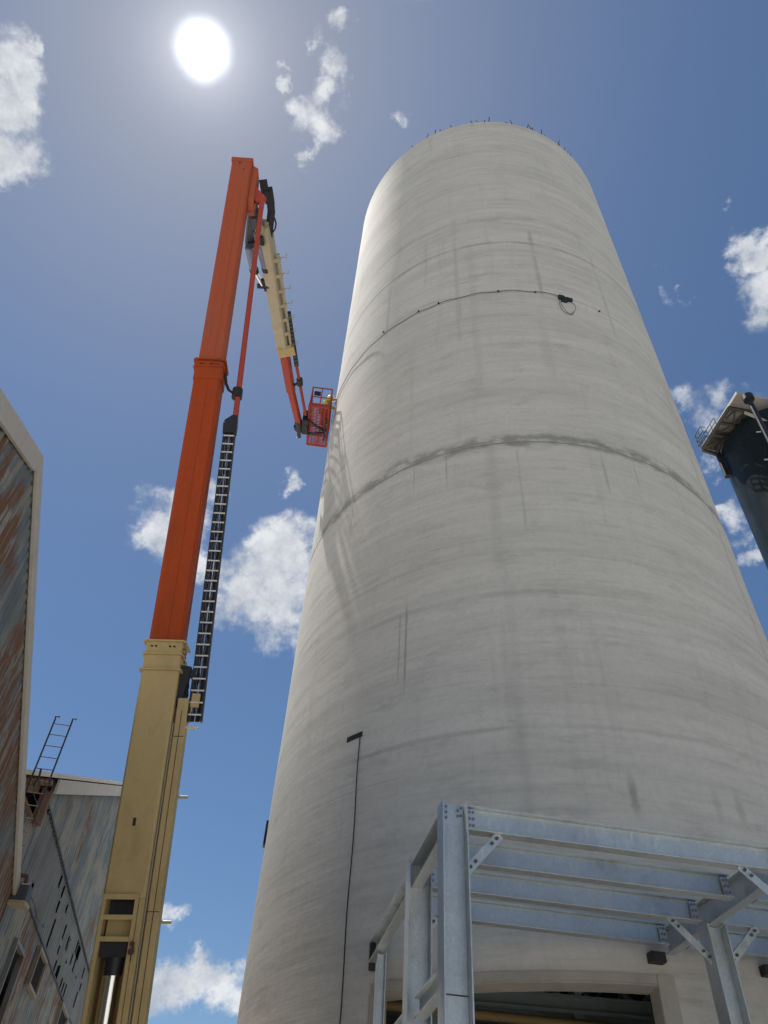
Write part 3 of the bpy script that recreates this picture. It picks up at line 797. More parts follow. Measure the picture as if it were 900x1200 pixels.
# collar flanges on the cream section
def flange(t, s_out, n_out, th, w, d, mat, name, nb=False, gap=None):
    mb = MB()
    mb.bar(bp(t-th/2, 0, 0), bp(t+th/2, 0, 0), sB, w+2*s_out, d+2*n_out, chamfer=min(.06, s_out*.8))
    return mb.build(name, mat, lift, bevel=.003)
for px, py, so in ((193, 757, .055), (191, 772, .03), (188, 790, .045)):
    flange(t_of(px, py), so, .035, .03, Wb, Db, MT['cream'], 'collar_flange')
for (a, b_) in ((-.19, .28), (-.12, .28), (.10, .28), (.17, .28)):
    for dz in (-.10, -.22):
        q = bp(t_col+dz, a, Db/2); mb = MB(); mb.cyl(q-nB*.002, q+nB*.022, .016, n=6); mb.build('bolt', MT['black'], bs)
for dz in (-.10, -.17, -.24):
    for nn in (-.1, .12):
        q = bp(t_col+dz, Wb/2, nn); mb = MB(); mb.cyl(q-sB*.002, q+sB*.022, .016, n=6); mb.build('bolt', MT['black'], bs)
mb = MB(); q = bp(t_of(158, 966), -.02, Db/2+.001); mb.box(q, sB*.022, dB*.055, nB*.004); mb.build('drain_slot', MT['black'], lift)
mb = MB()   # V shaped weld bead
mb.tube([bp(t_of(171, 856), -.02, Db/2), bp(t_of(174, 867), -.0, Db/2), bp(t_of(178, 866), .03, Db/2), bp(t_of(196, 838), .17, Db/2)], .006, 5)
mb.build('weld_bead', MT['cream'], lift)
# side duct on the right of the cream section
t_du = t_of(217, 823)
mb = MB(); mb.bar(bp(t_low, Wb/2+.12, .02), bp(t_du, Wb/2+.12, .02), sB, .17, .26, chamfer=.012); dct = mb.build('cable_duct', MT['cream'], lift, bevel=.004)
mb = MB(); mb.bar(bp(t_low, Wb/2+.125, .152), bp(t_du-.2, Wb/2+.125, .152), sB, .008, .006); mb.build('duct_seam', MT['black'], dct)
for k in range(6):
    mb = MB(); mb.bar(bp(t_du-.6-2.4*k, Wb/2+.04, .153), bp(t_du-.6-2.4*k, Wb/2+.2, .153), dB, .008, .006); mb.build('duct_joint', MT['black'], dct)
for (x, y) in ((200, 935), (184, 1081)):
    t_ = t_of(x, y); mb = MB(); mb.cyl(bp(t_, Wb/2+.20, .0), bp(t_, Wb/2+.36, .0), .022, n=10); mb.build('peg', MT['tan'], lift)
mb = MB(); mb.tube([bp(t_du-.4, Wb/2+.02, .16), bp(t_du-3, Wb/2+.015, .16), bp(t_du-6, Wb/2+.02, .16), bp(t_low, Wb/2+.02, .16)], .009, 5); mb.build('hydraulic_line', MT['tan'], lift)
# orange sections
W1, D1, W2, D2 = .545, .44, .50, .40
mb = MB(); mb.bar(bp(t_col-.3, 0, 0), bp(t_or, 0, 0), sB, W1, D1, chamfer=.05); o1 = mb.build('mid_section', MT['orange'], lift, bevel=.006)
mb = MB()
n_t = 24
for k in range(n_t):
    t_ = t_col+.25 + (t_or-t_col-1.2)*k/(n_t-1)
    mb.bar(bp(t_, W1/2+.002, -D1/2+.07), bp(t_, W1/2+.002, D1/2-.06), dB, .012, .006)
mb.build('weld_ticks', MT['orange_veiled'], o1)
mb = MB()
for ss, w_ in ((-.055, .16),): mb.bar(bp(t_col+.02, ss, D1/2+.003), bp(t_or-.5, ss, D1/2+.003), sB, w_, .008)
mb.build('cover_strip', MT['orange'], o1)
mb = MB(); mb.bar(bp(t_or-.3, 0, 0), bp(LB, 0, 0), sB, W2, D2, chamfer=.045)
o2 = mb.build('upper_section', MT['orange_veiled'], lift, bevel=.006)
mb = MB()
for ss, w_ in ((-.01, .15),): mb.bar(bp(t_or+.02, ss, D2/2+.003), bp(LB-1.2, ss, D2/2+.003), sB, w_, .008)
mb.build('cover_strip', MT['orange_veiled'], o2)
for px, py, so in ((247, 430, .06), (245, 438, .045)):
    flange(t_of(px, py), so, .04, .03, W1, D1, MT['orange'], 'orange_collar_flange')
mb = MB(); mb.bar(bp(t_or-.45, 0, 0), bp(t_or+.0, 0, 0), sB, W1+.03, D1+.03, chamfer=.04); mb.build('orange_collar', MT['orange'], lift, bevel=.004)
for a in (-.17, -.12, .02, .07, .17):
    for dz in (-.07, -.14):
        q = bp(t_or+dz, a, D1/2+.014); mb = MB(); mb.cyl(q, q+nB*.02, .013, n=6); mb.build('bolt', MT['black'], o1)
# knuckle head at the top, side cheek plates
mb = MB()
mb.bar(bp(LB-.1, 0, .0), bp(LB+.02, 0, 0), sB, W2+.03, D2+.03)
o = mb.build('tip_cap', MT['orange_veiled'], lift, bevel=.008)
mb = MB()
prof = [(-.10, .10), (-.22, -.24), (-.55, -.34), (-1.5, -.30), (-1.65, -.02), (-1.4, .12)]
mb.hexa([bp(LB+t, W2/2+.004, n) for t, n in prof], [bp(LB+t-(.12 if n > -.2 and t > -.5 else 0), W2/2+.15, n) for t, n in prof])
mb.build('knuckle_cheek', MT['orange_veiled'], lift, bevel=.004)
mb = MB(); q = bp(LB-.18, -.05, D2/2); mb.cyl(q, q+nB*.02, .03, n=8); q = bp(LB-.42, .07, D2/2); mb.cyl(q, q+nB*.02, .018, n=8); mb.build('pin', MT['rust'], lift)
# tie rod beside the boom: bracket, thin orange rod, black cone, energy chain
R0 = BP(307, 237); R1 = BP(276, 488)
mb = MB()
mb.bar(bp(LB-.95, W2/2, .02), R0 + dB*.02, dB, .34, .10, .26, .10)
mb.bar(R0+dB*.16, R0-dB*.3, sB, .12, .12, .10, .1); mb.build('rod_bracket', MT['red'], lift, bevel=.004)
mb = MB(); mb.bar(R0-dB*.1, R1, sB, .105, .105, chamfer=.02); mb.build('tie_rod', MT['red'], lift, bevel=.003)
qc = BP(278, 462)
mb = MB(); mb.cyl(qc-dB*.1, qc+dB*.12, .105, n=12)
mb.tube([qc-sB*.05, qc-sB*.18+dB*.1, bp(t_or-.35, W1/2+.07, -.02), bp(t_or-.1, W1/2+.03, .05)], .03, 6); mb.build('rod_clamp', MT['black'], lift)
C0 = BP(269, 508); C1 = BP(228, 846)
cd = (C1-C0).normalized(); CW = .235
mb = MB(); mb.bar(R1+cd*.02, C0-cd*.22, sB, .12, .1, CW+.04, .13); mb.bar(C0-cd*.22, C0+cd*.02, sB, CW+.04, .13, CW+.02, .13)
mb.build('chain_anchor', MT['black'], lift, bevel=.003)
ch = MB()
for sg in (-1, 1): ch.bar(C0+sB*sg*(CW/2-.02), C1+sB*sg*(CW/2-.02), sB, .04, .10)
for k in range(4):
    s_ = (-.052, -.02, .022, .055)[k]
    ch.cyl(C0+sB*s_, C1+sB*s_, (.020, .016, .020, .017)[k], n=6)
cho = ch.build('energy_chain', MT['black'], lift)
nl = 29; Lc = (C1-C0).length
for k in range(nl):
    q = C0 + cd*(Lc*(k+.5)/nl); cb = MB()
    cb.bar(q-sB*(CW/2-.015)+nB*.06, q+sB*(CW/2-.015)+nB*.06, cd, .022, .02)
    cb.build('crossbar', MT['chain_bar'], cho)
for j, s_ in enumerate((-.045, -.004, .03)):
    cb = MB(); pts = [C0 + cd*(Lc*k/60) + sB*(s_ + .012*math.sin(k*1.3+j*2)) + nB*(.035+.02*math.sin(k*.9+j*3)) for k in range(2, 60)]
    cb.tube(pts, .005, 5); cb.build('hose', MT['bluegrey'], cho)
# chain trough foot
mb = MB(); mb.bar(BP(219, 782), BP(207, 825), sB, .17, .16); mb.bar(BP(222, 786), BP(232, 800), dB, .1, .1)
for k in range(5):
    a = BP(216+random.uniform(-4, 6), 785+k*3); mb.tube([a, a-dB*.25+sB*.04, a-dB*.55-sB*.03], .02, 6)
mb.build('hose_bundle', MT['black'], lift)
mb = MB(); mb.bar(BP(231, 814), BP(228, 830), sB, .13, .12); mb.bar(BP(226, 820), BP(219, 838), sB, .12, .1); mb.build('trough_bracket', MT['cream'], lift, bevel=.004)
mb = MB(); mb.bar(BP(218, 853), BP(232, 853), dB, .04, .08); mb.build('trough_end', MT['chain_bar'], lift)
# ---- the jib
def jd(y): return 1/(1/19.4 + (y-230)*(1/25.9-1/19.4)/265)
def JP(x, y, dd=0): return at_depth(x, y, jd(y)+dd)
J0, J1 = JP(303, 232), JP(333, 412); J2 = JP(351, 497)
dJ = (J1-J0).normalized()
vw = (CAM-(J0+J1)/2).normalized()
sJ = dJ.cross(vw).normalized()
if sJ.x < 0: sJ = -sJ
nJ = dJ.cross(sJ).normalized()
if nJ.dot(vw) < 0: nJ = -nJ
# turn the section a little so that its right flank shows
rotj = Matrix.Rotation(R(-24), 3, dJ); sj2 = rotj @ sJ
if (rotj @ nJ).dot(sJ) > 0: sj2 = Matrix.Rotation(R(24), 3, dJ) @ sJ
nj2 = dJ.cross(sj2); nj2 = nj2 if nj2.dot(vw) > 0 else -nj2
mb = MB(); mb.bar(JP(308.5, 262), J1, sj2, .36, .42, .34, .38, chamfer=.03); jb = mb.build('jib_box', MT['tan'], lift, bevel=.005)
mb = MB(); ra = J0 + sJ*.28 + dJ*1.6 + nJ*.1; rb = J1 + sJ*.22 - dJ*.1 + nJ*.1
mb.bar(ra, rb, sJ, .07, .10); rl = mb.build('jib_rail', MT['tan'], lift, bevel=.003)
for k in range(7):
    t = .04 + k*.15
    q = ra.lerp(rb, t); mb = MB()
    mb.tube([q+sJ*.03, q+sJ*.12-dJ*.02, q+sJ*.19+dJ*.02, q+sJ*.22-dJ*.10], .014, 6); mb.build('hook', MT['tan'], rl)
    mb = MB(); mb.bar(q-sJ*.22+nJ*.1, q+nJ*.06, dJ, .10, .05); mb.build('rail_cleat', MT['tan'], rl)
# twin hydraulic cylinders under the jib
for sg, xo in ((-1, -.235), (1, .06)):
    a = JP(291, 286) + sJ*(.0 if sg < 0 else .30); b_ = JP(297, 312) + sJ*(.0 if sg < 0 else .33)
    mb = MB(); mb.cyl(a+nJ*.15, b_+nJ*.15, .11, n=18); cc = mb.build('jib_cylinder', MT['bluegrey'], lift, smooth=True)
    mb = MB(); mb.cyl(b_+nJ*.15, JP(307, 331)+sJ*(0 if sg < 0 else .18)+nJ*.12, .055, n=14); mb.build('cylinder_rod', MT['chrome'], cc, smooth=True)
    mb = MB(); mb.cyl(b_+nJ*.15-(b_-a).normalized()*.02, b_+nJ*.15+(b_-a).normalized()*.10, .125, n=18); mb.build('gland', MT['black'], cc, smooth=True)
mb = MB(); mb.cyl(JP(301, 332)+nJ*.12, JP(319, 333)+nJ*.12, .07, n=10); mb.bar(JP(308, 325)+nJ*.1, JP(312, 337)+nJ*.1, sJ, .12, .14)
mb.build('cylinder_yoke', MT['black'], lift)
mb = MB()
mb.bar(JP(297, 240), JP(293, 287), sJ, .22, .22, .26, .24); mb.bar(JP(303, 246), JP(300, 276), sJ, .12, .2, .10, .2)
mb.build('knuckle_link', MT['darkgrey'], lift, bevel=.004)
mb = MB(); mb.bar(JP(301, 254)+nJ*.1, JP(303, 284)+nJ*.1, sJ, .1, .1); mb.bar(JP(312, 258)+nJ*.05, JP(313, 285)+nJ*.05, sJ, .12, .1); mb.build('hose_guard', MT['tan'], lift)
for (x, y, w_, h_, m_) in ((302, 246, .16, .22, 'black'), (297, 256, .14, .3, 'darkgrey'), (305, 262, .12, .2, 'tan'), (299, 272, .10, .22, 'bluegrey'), (296, 281, .28, .14, 'black'), (306, 276, .10, .26, 'black'), (303, 254, .05, .5, 'tan')):
    mb = MB(); mb.box(JP(x, y)+nJ*.22, sJ*w_/2, dJ*h_/2, nJ*.06); mb.build('link_plate' if m_ != 'black' else 'valve_block', MT[m_], lift, bevel=.01)
mb = MB(); mb.tube([JP(305, 244)+nJ*.3, JP(302, 252)+nJ*.33, JP(304, 262)+nJ*.3, JP(300, 272)+nJ*.33, JP(301, 284)+nJ*.3], .025, 6); mb.build('knuckle_hose', MT['hose'], lift)
mb = MB()   # motor block and valve gear
mb.box(JP(309.5, 219), sJ*.10, dJ*.14, nJ*.10); mb.box(JP(315, 229), sJ*.12, dJ*.16, nJ*.12); mb.box(JP(318.5, 238), sJ*.04, dJ*.10, nJ*.08)
mb.tube([JP(317, 236), JP(318, 248), JP(315.5, 270), JP(314, 288)], .10, 8); mb.tube([JP(309, 272), JP(309.5, 286), JP(312, 290.5), JP(314.5, 284)], .055, 8)
mb.build('hose_loom', MT['rubber'], lift, smooth=True)
mb = MB(); mb.tube([JP(318, 253), JP(322, 256), JP(323.5, 262), JP(322.5, 268), JP(320, 272), JP(312, 272), JP(306, 270)], .022, 6); mb.tube([JP(317, 257), JP(319, 265), JP(320, 271)], .018, 6)
mb.tube([JP(317, 235), JP(319, 236), JP(319, 241), JP(317, 240)], .015, 5)
mb.build('loose_hose', MT['hose'], lift, smooth=True)
# red telescoping part, parallel rod, black chain
mb = MB(); mb.bar(J1-dJ*.6, JP(341, 458), sj2, .27, .27, .25, .25, chamfer=.03); mb.build('jib_extension', MT['red'], lift, bevel=.004)
mb = MB(); mb.bar(JP(341, 457), JP(350, 495), sj2, .20, .21, .19, .2, chamfer=.02); mb.build('jib_extension_tip', MT['red'], lift, bevel=.003)
mb = MB(); mb.bar(JP(338, 366), JP(347.5, 428), sJ, .14, .10); jc = mb.build('jib_chain', MT['black'], lift)
mb = MB()
for k in range(14):
    q = JP(338, 366).lerp(JP(347.5, 428), (k+.5)/14); mb.bar(q-sJ*.045+nJ*.052, q+sJ*.045+nJ*.052, dJ, .05, .008)
mb.build('jib_chain_bars', MT['darkgrey'], jc)
mb = MB(); mb.cyl(JP(347, 426), JP(358, 486), .05, n=8); mb.build('jib_tie_rod', MT['red'], lift, smooth=True)
mb = MB(); mb.bar(JP(344, 452), JP(352, 447), nJ, .06, .06); mb.cyl(JP(351, 444), JP(351.5, 451), .1, n=8); mb.build('rod_clamp', MT['black'], lift)
mb = MB(); mb.bar(JP(334, 404), JP(336, 413), sJ, .5, .42); mb.build('jib_end_collar', MT['cream'], lift, bevel=.005)
mb = MB()
mb.cyl(JP(350, 494), JP(351, 504), .14, n=10); mb.bar(JP(345, 501)+nJ*.02, JP(356, 499), dJ, .16, .14); mb.bar(JP(350, 503), JP(350.5, 512), sJ, .12, .12)
mb.build('rotator', MT['black'], lift)
mb = MB(); mb.bar(JP(347, 511.5), JP(353, 512.5), dJ, .05, .05); mb.build('rotator_cap', MT['chain_bar'], lift)
# ---- basket
BK = Vector(at_depth(372.5, 500, 26.0))                 # floor centre
bw = Matrix.Rotation(R(-4), 3, 'Z') @ W; bu = Matrix.Rotation(R(-4), 3, 'Z') @ U
hw, hl = .33, .82
mb = MB(); mb.bar(JP(353, 498), BK - bu*hw - Z*.1, Z, .14, .14); mb.bar(JP(357, 484), BK - bu*(hw+.02)+Z*.5-bw*.1, Z, .10, .1)
mb.box(BK - bu*(hw+.1) + Z*.15, bu*.1, bw*.3, Z*.28)
mb.build('basket_mount', MT['black'], lift)
bas = MB()
def bk(x, y, z): return BK + bu*x + bw*y + Z*z
for (p, q) in (((-hw, -hl), (hw, -hl)), ((hw, -hl), (hw, hl)), ((hw, hl), (-hw, hl)), ((-hw, hl), (-hw, -hl))):
    for zz, r_ in ((0, .035), (.55, .022), (1.08, .025)):
        bas.tube([bk(*p, zz), bk(*q, zz)], r_, 7)
for (x, y) in ((-hw, -hl), (hw, -hl), (-hw, hl), (hw, hl), (-hw, 0), (hw, 0), (hw, .5), (hw, -.5), (-hw, .5), (-hw, -.5), (0, hl), (0, -hl)):
    bas.tube([bk(x, y, 0), bk(x, y, 1.08)], .02, 6)
bas_o = bas.build('basket_cage', MT['red'], lift, smooth=True)
mb = MB()
for k in range(26): yk = -hl + .04 + (2*hl-.08)*k/25; mb.bar(bk(-hw, yk, .0), bk(hw, yk, .0), bw, .028, .02)
for k in range(6): xk = -hw + 2*hw*k/5; mb.bar(bk(xk, -hl, -.022), bk(xk, hl, -.022), bu, .035, .02)
mb.build('basket_floor', MT['red'], bas_o)
mb = MB()
mb.bar(bk(-hw, -hl-.02, .08), bk(hw, -hl-.02, .08), Z, .16, .01); mb.bar(bk(hw+.02, -hl, .08), bk(hw+.02, hl, .08), Z, .16, .01); mb.bar(bk(-hw-.02, -hl, .08), bk(-hw-.02, hl, .08), Z, .16, .01)
mb.build('toe_board', MT['red'], bas_o)
mb = MB(); mb.bar(bk(-hw, -.25, -.06), bk(hw*.8, .15, -.06), bw, .06, .06); mb.bar(bk(-hw, .3, -.06), bk(hw*.8, .2, -.06), bw, .06, .06); mb.bar(bk(hw*.75, -.4, -.06), bk(hw*.75, .5, -.06), bu, .05, .05)
mb.build('floor_support', MT['black'], bas_o)
mb = MB(); mb.box(bk(-.15, -hl+.12, .92), bu*.11, bw*.05, Z*.07); mb.build('control_box', MT['black'], bas_o, bevel=.01)
# chassis below the picture
Gc = Vector((base_pt.x, base_pt.y, 0))
mb = MB(); mb.cyl(Gc+Z*1.0, Gc+Z*1.25, .9, n=32); mb.build('slew_ring', MT['darkgrey'], lift, smooth=True)
mb = MB(); mb.box(Gc+Z*1.5, U*.75, W*1.5, Z*.24); mb.bar(Gc+Z*1.6, base_pt+dB*.3, sB, .75, .7, .66, .6); mb.build('turntable', MT['cream'], lift, bevel=.03)
mb = MB(); mb.box(Gc+Z*.8, U*.55, W*1.9, Z*.19)
for sg in (-1, 1): mb.bar(Gc+W*1.5*sg-U*1.0+Z*.62, Gc+W*1.5*sg+U*1.0+Z*.62, Z, .16, .2)
mb.build('chassis', MT['orange'], lift, bevel=.02)
for sx in (-1, 1):
    for sy in (-1, 1):
        c_ = Gc + U*1.1*sx + W*1.5*sy + Z*.55
        mb = MB(); mb.cyl(c_-U*.17, c_+U*.17, .55, n=32); wh = mb.build('wheel', MT['rubber'], lift, smooth=True, bevel=.04)
        mb = MB(); mb.cyl(c_-U*.18, c_+U*.18, .28, n=20); mb.build('rim', MT['cream'], wh, smooth=True)

# ------------------------------------------------------------------ the worker
def worker():
    base = bk(.13, .02, .02)
    f_ = (U*.92 - W*.38).normalized(); l_ = Z.cross(f_)
    root = empty('person', base, 'worker in helmet and bright vest in the raised basket, reaching to the silo', 'person')
    J = {'pelvis': (0, 0, .92), 'chest': (.06, 0, 1.22), 'neck': (.10, 0, 1.43), 'head': (.13, 0, 1.53), 'top': (.14, 0, 1.66),
         'lh': (0, .10, .86), 'lk': (.04, .12, .48), 'la': (-.02, .13, .08), 'lt': (.14, .14, .03),
         'rh': (0, -.10, .86), 'rk': (.06, -.12, .48), 'ra': (.02, -.13, .08), 'rt': (.18, -.14, .03),
         'ls': (.08, .19, 1.37), 'le': (.30, .22, 1.32), 'lw': (.54, .16, 1.40), 'lp': (.61, .15, 1.41),
         'rs': (.08, -.19, 1.37), 're': (.28, -.23, 1.22), 'rw': (.50, -.15, 1.30), 'rp': (.57, -.14, 1.31)}
    E_ = [('pelvis','chest'),('chest','neck'),('neck','head'),('head','top'),('pelvis','lh'),('lh','lk'),('lk','la'),('la','lt'),('pelvis','rh'),('rh','rk'),('rk','ra'),('ra','rt'),
          ('chest','ls'),('ls','le'),('le','lw'),('lw','lp'),('chest','rs'),('rs','re'),('re','rw'),('rw','rp')]
    rad = {'pelvis': .14, 'chest': .16, 'neck': .06, 'head': .095, 'top': .075, 'lh': .10, 'lk': .065, 'la': .045, 'lt': .045, 'rh': .10, 'rk': .065, 'ra': .045, 'rt': .045,
           'ls': .065, 'le': .045, 'lw': .03, 'lp': .035, 'rs': .065, 're': .045, 'rw': .03, 'rp': .035}
    def wpnt(v): return f_*v[0] + l_*v[1] + Z*v[2]
    def skin(names, edges, rads, coords, name, mat, parent, sub=1):
        me = bpy.data.meshes.new(name); idx = {n: i for i, n in enumerate(names)}
        me.from_pydata([wpnt(coords[n]) for n in names], [(idx[a], idx[b]) for a, b in edges], [])
        o = bpy.data.objects.new(name, me); col.objects.link(o)
        o.modifiers.new('skin', 'SKIN'); sv = me.skin_vertices[0].data
        for n in names: sv[idx[n]].radius = (rads[n], rads[n])
        sv[0].use_root = True
        s = o.modifiers.new('sub', 'SUBSURF'); s.levels = s.render_levels = sub
        dg = bpy.context.evaluated_depsgraph_get(); nm = bpy.data.meshes.new_from_object(o.evaluated_get(dg))
        o.modifiers.clear(); o.data = nm; nm.materials.clear(); nm.materials.append(mat)
        for p in nm.polygons: p.use_smooth = True
        o.parent = parent
        return o
    names = list(J); body = skin(names, E_, rad, J, 'body', MT['skin'], root)
    # clothing shells slightly larger than the body
    tr = ['pelvis', 'lh', 'lk', 'la', 'rh', 'rk', 'ra']
    skin(tr, [('pelvis','lh'),('lh','lk'),('lk','la'),('pelvis','rh'),('rh','rk'),('rk','ra')], {n: rad[n]*1.16 for n in tr}, J, 'trousers', MT['work_trousers'], root)
    sh = ['chest', 'pelvis', 'ls', 'le', 'rs', 're', 'neck']
    rr = {n: rad[n]*1.15 for n in sh}; rr['neck'] = .07
    skin(sh, [('pelvis','chest'),('chest','ls'),('ls','le'),('chest','rs'),('rs','re'),('chest','neck')], rr, J, 'vest', MT['vest'], root)
    # fingers on both hands
    for hn, el in (('lp', 'lw'), ('rp', 'rw')):
        c0 = Vector(J[hn]); co = {'a': tuple(c0)}; ed = []; rd = {'a': .022}
        for k in range(5):
            sp_ = (k-2)*.018
            n1, n2 = 'f%d' % k, 'g%d' % k
            ln = (.05, .075, .085, .078, .06)[k]
            co[n1] = (c0.x+.03, c0.y+sp_*1.2, c0.z+(.02 if k else -.01)); co[n2] = (c0.x+.03+ln*.7, c0.y+sp_*1.4, c0.z+(.0 if k else -.03))
            ed += [('a', n1), (n1, n2)]; rd[n1] = .0095; rd[n2] = .0075
        skin(list(co), ed, rd, co, 'hand', MT['skin'], body)
    def m_(fn, name, mat, parent=root, **kw):
        mb = MB(); fn(mb); return mb.build(name, mat, parent, **kw)
    hd = base + wpnt((.145, 0, 1.60))
    def hel(mb):
        g = bmesh.ops.create_uvsphere(mb.bm, u_segments=20, v_segments=12, radius=.135)
        for v in g['verts']:
            if v.co.z < 0: v.co.z = 0
            v.co = hd + Z*.035 + v.co
        mb.cyl(hd+Z*.03+f_*.03, hd+Z*.045+f_*.03, .155, n=20)
    m_(hel, 'helmet', MT['helmet'], smooth=True)
    m_(lambda mb: (mb.bar(hd+f_*.09-Z*.0, hd+f_*.125-Z*.035, l_, .022, .02, .03, .022)), 'nose', MT['skin'], body)
    for sg in (-1, 1):
        m_(lambda mb: mb.sphere(hd+f_*.088+l_*sg*.033+Z*.005, .012, n=8), 'eye', MT['black'], body, smooth=True)
        m_(lambda mb: mb.sphere(hd+l_*sg*.095-Z*.01, .022, .5, .5, 1.2, n=8), 'ear', MT['skin'], body, smooth=True)
    m_(lambda mb: mb.bar(hd+f_*.09+l_*.025-Z*.06, hd+f_*.09-l_*.025-Z*.06, Z, .01, .012), 'mouth', MT['rust'], body)
    for a in ('lt', 'rt'):
        an = 'la' if a == 'lt' else 'ra'
        m_(lambda mb: mb.bar(base+wpnt(J[an])-f_*.07-Z*.035, base+wpnt(J[a])+f_*.05, l_, .10, .10, .09, .06), 'boot', MT['rubber'], bevel=.02)
    # hand tool held against the wall
    q = base + wpnt((.66, .15, 1.40))
    mb = MB(); mb.cyl(q-f_*.08, q+f_*.16, .03, n=10); mb.bar(q-f_*.03, q-f_*.03-Z*.16, f_, .05, .04); mb.cyl(q+f_*.16, q+f_*.30, .012, n=6)
    o = mb.build('power_drill', MT['rubber'], None, bevel=.004); tag(o, 'dark hand drill held by the worker against the silo wall', 'drill')
worker()

# ------------------------------------------------------------------ sky, clouds, sun
SUN_EL, SUN_AZ = R(71.16), R(-46.18)
sd = Vector((math.sin(SUN_AZ)*math.cos(SUN_EL), math.cos(SUN_AZ)*math.cos(SUN_EL), math.sin(SUN_EL)))
sl = bpy.data.lights.new('sun', 'SUN'); sl.energy = 4.3; sl.angle = R(.53); sl.color = (1, .955, .88)
so = bpy.data.objects.new('sun', sl); col.objects.link(so)
so.rotation_euler = (-sd).to_track_quat('-Z', 'Y').to_euler()
wd = bpy.data.worlds.new('World'); sc.world = wd; wd.use_nodes = True
nt = wd.node_tree; L = nt.links; bg = nt.nodes['Background']
sky = N(nt, 'ShaderNodeTexSky'); sky.sky_type = 'NISHITA'; sky.sun_disc = False
sky.sun_elevation = SUN_EL; sky.sun_rotation = SUN_AZ; sky.altitude = 0; sky.air_density = 1.0; sky.dust_density = 0.15; sky.ozone_density = 2.0
SKYS = .062
tc = N(nt, 'ShaderNodeTexCoord').outputs['Generated']
nz = N(nt, 'ShaderNodeTexNoise'); nz.inputs['Scale'].default_value = 16; nz.inputs['Detail'].default_value = 7; nz.inputs['Roughness'].default_value = .62; L.new(tc, nz.inputs['Vector'])
vm = N(nt, 'ShaderNodeVectorMath', operation='SUBTRACT'); L.new(nz.outputs['Color'], vm.inputs[0]); vm.inputs[1].default_value = (.5, .5, .5)
vs = N(nt, 'ShaderNodeVectorMath', operation='SCALE'); L.new(vm.outputs[0], vs.inputs[0]); vs.inputs['Scale'].default_value = .11
va = N(nt, 'ShaderNodeVectorMath', operation='ADD'); L.new(tc, va.inputs[0]); L.new(vs.outputs[0], va.inputs[1])
# cloud banks as directions in the sky (x, y, radius, weight) measured once from the photograph
blobs = [(2, 75, 36, 1), (30, 72, 16, .8), (6, 120, 34, 1), (10, 175, 32, .95), (38, 165, 15, .6),
         (368, 140, 30, .75), (352, 125, 18, .8), (385, 110, 20, .6), (388, 75, 20, .55), (372, 40, 15, .6), (402, 22, 14, .7), (372, 175, 16, .6), (325, 95, 9, .8), (319, 75, 8, .6), (463, 133, 11, .6),
         (893, 302, 28, 1), (875, 285, 20, .8), (900, 345, 30, .9), (857, 231, 11, .6), (790, 308, 10, .55), (846, 276, 9, .55), (815, 332, 7, .5), (790, 345, 9, .4),
         (310, 655, 36, 1), (345, 650, 34, 1), (290, 695, 36, 1), (335, 700, 42, .95), (270, 660, 24, .7), (200, 625, 38, 1), (180, 615, 18, .8), (225, 600, 26, .9), (240, 660, 20, .7), (250, 590, 16, .6),
         (340, 570, 13, .6), (310, 735, 22, .6), (360, 740, 24, .6),
         (225, 1150, 30, 1), (200, 1160, 24, .9), (255, 1155, 26, .9), (222, 1128, 16, .9), (190, 1165, 24, .8), (280, 1160, 24, .8), (196, 1080, 18, .8), (205, 1180, 16, .5),
         (800, 465, 20, .55), (825, 480, 24, .55), (850, 460, 20, .5), (830, 545, 12, .5), (865, 610, 22, .65), (885, 650, 16, .65), (850, 605, 14, .6), (875, 480, 20, .4), (880, 575, 20, .35),
         (520, -60, 50, .9), (980, 120, 60, .9), (-90, 60, 80, .9), (1000, 600, 70, .8), (-60, 700, 60, .9)]
field = None
for x, y, r_, wgt in blobs:
    d = ray(x, y); ln = d.length; c_ = d/ln
    rr = r_/ln*1.5
    dn = N(nt, 'ShaderNodeVectorMath', operation='DISTANCE'); L.new(va.outputs[0], dn.inputs[0]); dn.inputs[1].default_value = c_
    mr = smooth(nt, dn.outputs['Value'], rr*.1, rr*1.15, wgt, 0)
    field = mr if field is None else math_(nt, 'MAXIMUM', field, mr)
n2 = noise_(nt, tc, 28, 8, .65); n3 = noise_(nt, tc, 9, 5, .6)
# faint veil of thin cloud
dens = math_(nt, 'MULTIPLY', field, math_(nt, 'ADD', math_(nt, 'MULTIPLY', n2, 1.9), .10))
dens = smooth(nt, dens, .16, .86)
veil = math_(nt, 'MULTIPLY', smooth(nt, field, .02, .5), smooth(nt, n2, .5, .8, 0, .25))
dens = math_(nt, 'MAXIMUM', dens, veil)
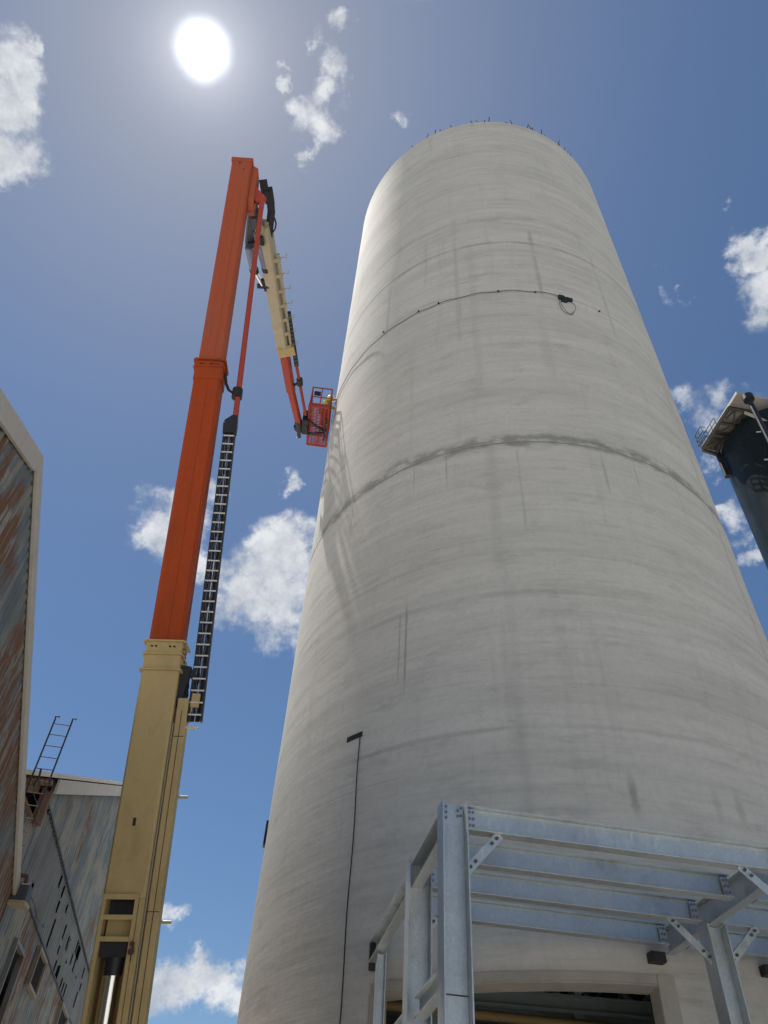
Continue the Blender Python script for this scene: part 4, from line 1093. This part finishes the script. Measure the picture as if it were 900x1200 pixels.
# sun angle
dot = N(nt, 'ShaderNodeVectorMath', operation='DOT_PRODUCT'); nrm = N(nt, 'ShaderNodeVectorMath', operation='NORMALIZE'); L.new(tc, nrm.inputs[0]); L.new(nrm.outputs[0], dot.inputs[0]); dot.inputs[1].default_value = sd
ang = math_(nt, 'MULTIPLY', math_(nt, 'ARCCOSINE', math_(nt, 'MINIMUM', dot.outputs['Value'], .999999)), 180/math.pi)
angw = math_(nt, 'ADD', ang, math_(nt, 'MULTIPLY', math_(nt, 'SUBTRACT', n3, .5), 1.1))
def expf(sc_): return math_(nt, 'EXPONENT', math_(nt, 'MULTIPLY', ang, -1/sc_))
E_SKY = .607/SKYS      # display white at this exposure
skyc = sky.outputs[0]
hs = N(nt, 'ShaderNodeHueSaturation'); hs.inputs['Saturation'].default_value = 1.12; hs.inputs['Value'].default_value = .93; L.new(skyc, hs.inputs['Color'])
veilc = (.60*E_SKY*.45, .62*E_SKY*.45, .68*E_SKY*.45, 1)
c1 = mix(nt, math_(nt, 'MULTIPLY', math_(nt, 'EXPONENT', math_(nt, 'MULTIPLY', math_(nt, 'POWER', math_(nt, 'DIVIDE', ang, 17.), 1.3), -1)), .80), hs.outputs[0], (.375*E_SKY, .40*E_SKY, .455*E_SKY, 1))
# clouds: bright tops, greyer thick parts
cc = ramp(nt, [(.40, (.50*E_SKY*.9, .55*E_SKY*.9, .63*E_SKY*.9)), (.58, (.92*E_SKY*.9, .93*E_SKY*.9, .95*E_SKY*.9))])
L.new(math_(nt, 'ADD', math_(nt, 'MULTIPLY', n3, .5), math_(nt, 'MULTIPLY', n2, .5)), cc.inputs[0])
CLOUD = N(nt, 'ShaderNodeVectorMath', operation='SCALE'); L.new(cc.outputs[0], CLOUD.inputs[0]); CLOUD.inputs['Scale'].default_value = 1.02
c2 = mix(nt, math_(nt, 'MULTIPLY', dens, .92), c1, CLOUD.outputs[0])
# glare of the sun itself: over-bright disc and aureole
core = math_(nt, 'MULTIPLY', smooth(nt, angw, .2, 2.15, 1, 0), 1.6*E_SKY)
halo = math_(nt, 'ADD', math_(nt, 'MULTIPLY', expf(1.9), .75*E_SKY), 0.0)
tot = math_(nt, 'ADD', core, halo)
hc = N(nt, 'ShaderNodeVectorMath', operation='SCALE'); hc.inputs[0].default_value = (.95, .97, 1.0); L.new(tot, hc.inputs['Scale'])
fin = N(nt, 'ShaderNodeVectorMath', operation='ADD'); L.new(c2, fin.inputs[0]); L.new(hc.outputs[0], fin.inputs[1])
L.new(fin.outputs[0], bg.inputs['Color']); bg.inputs['Strength'].default_value = SKYS
wd.cycles.sampling_method = 'MANUAL'; wd.cycles.sample_map_resolution = 512

sc.view_settings.view_transform = 'Standard'; sc.view_settings.look = 'None'
sc.view_settings.exposure = .72; sc.view_settings.gamma = 1
sc.cycles.max_bounces = 8; sc.cycles.diffuse_bounces = 4
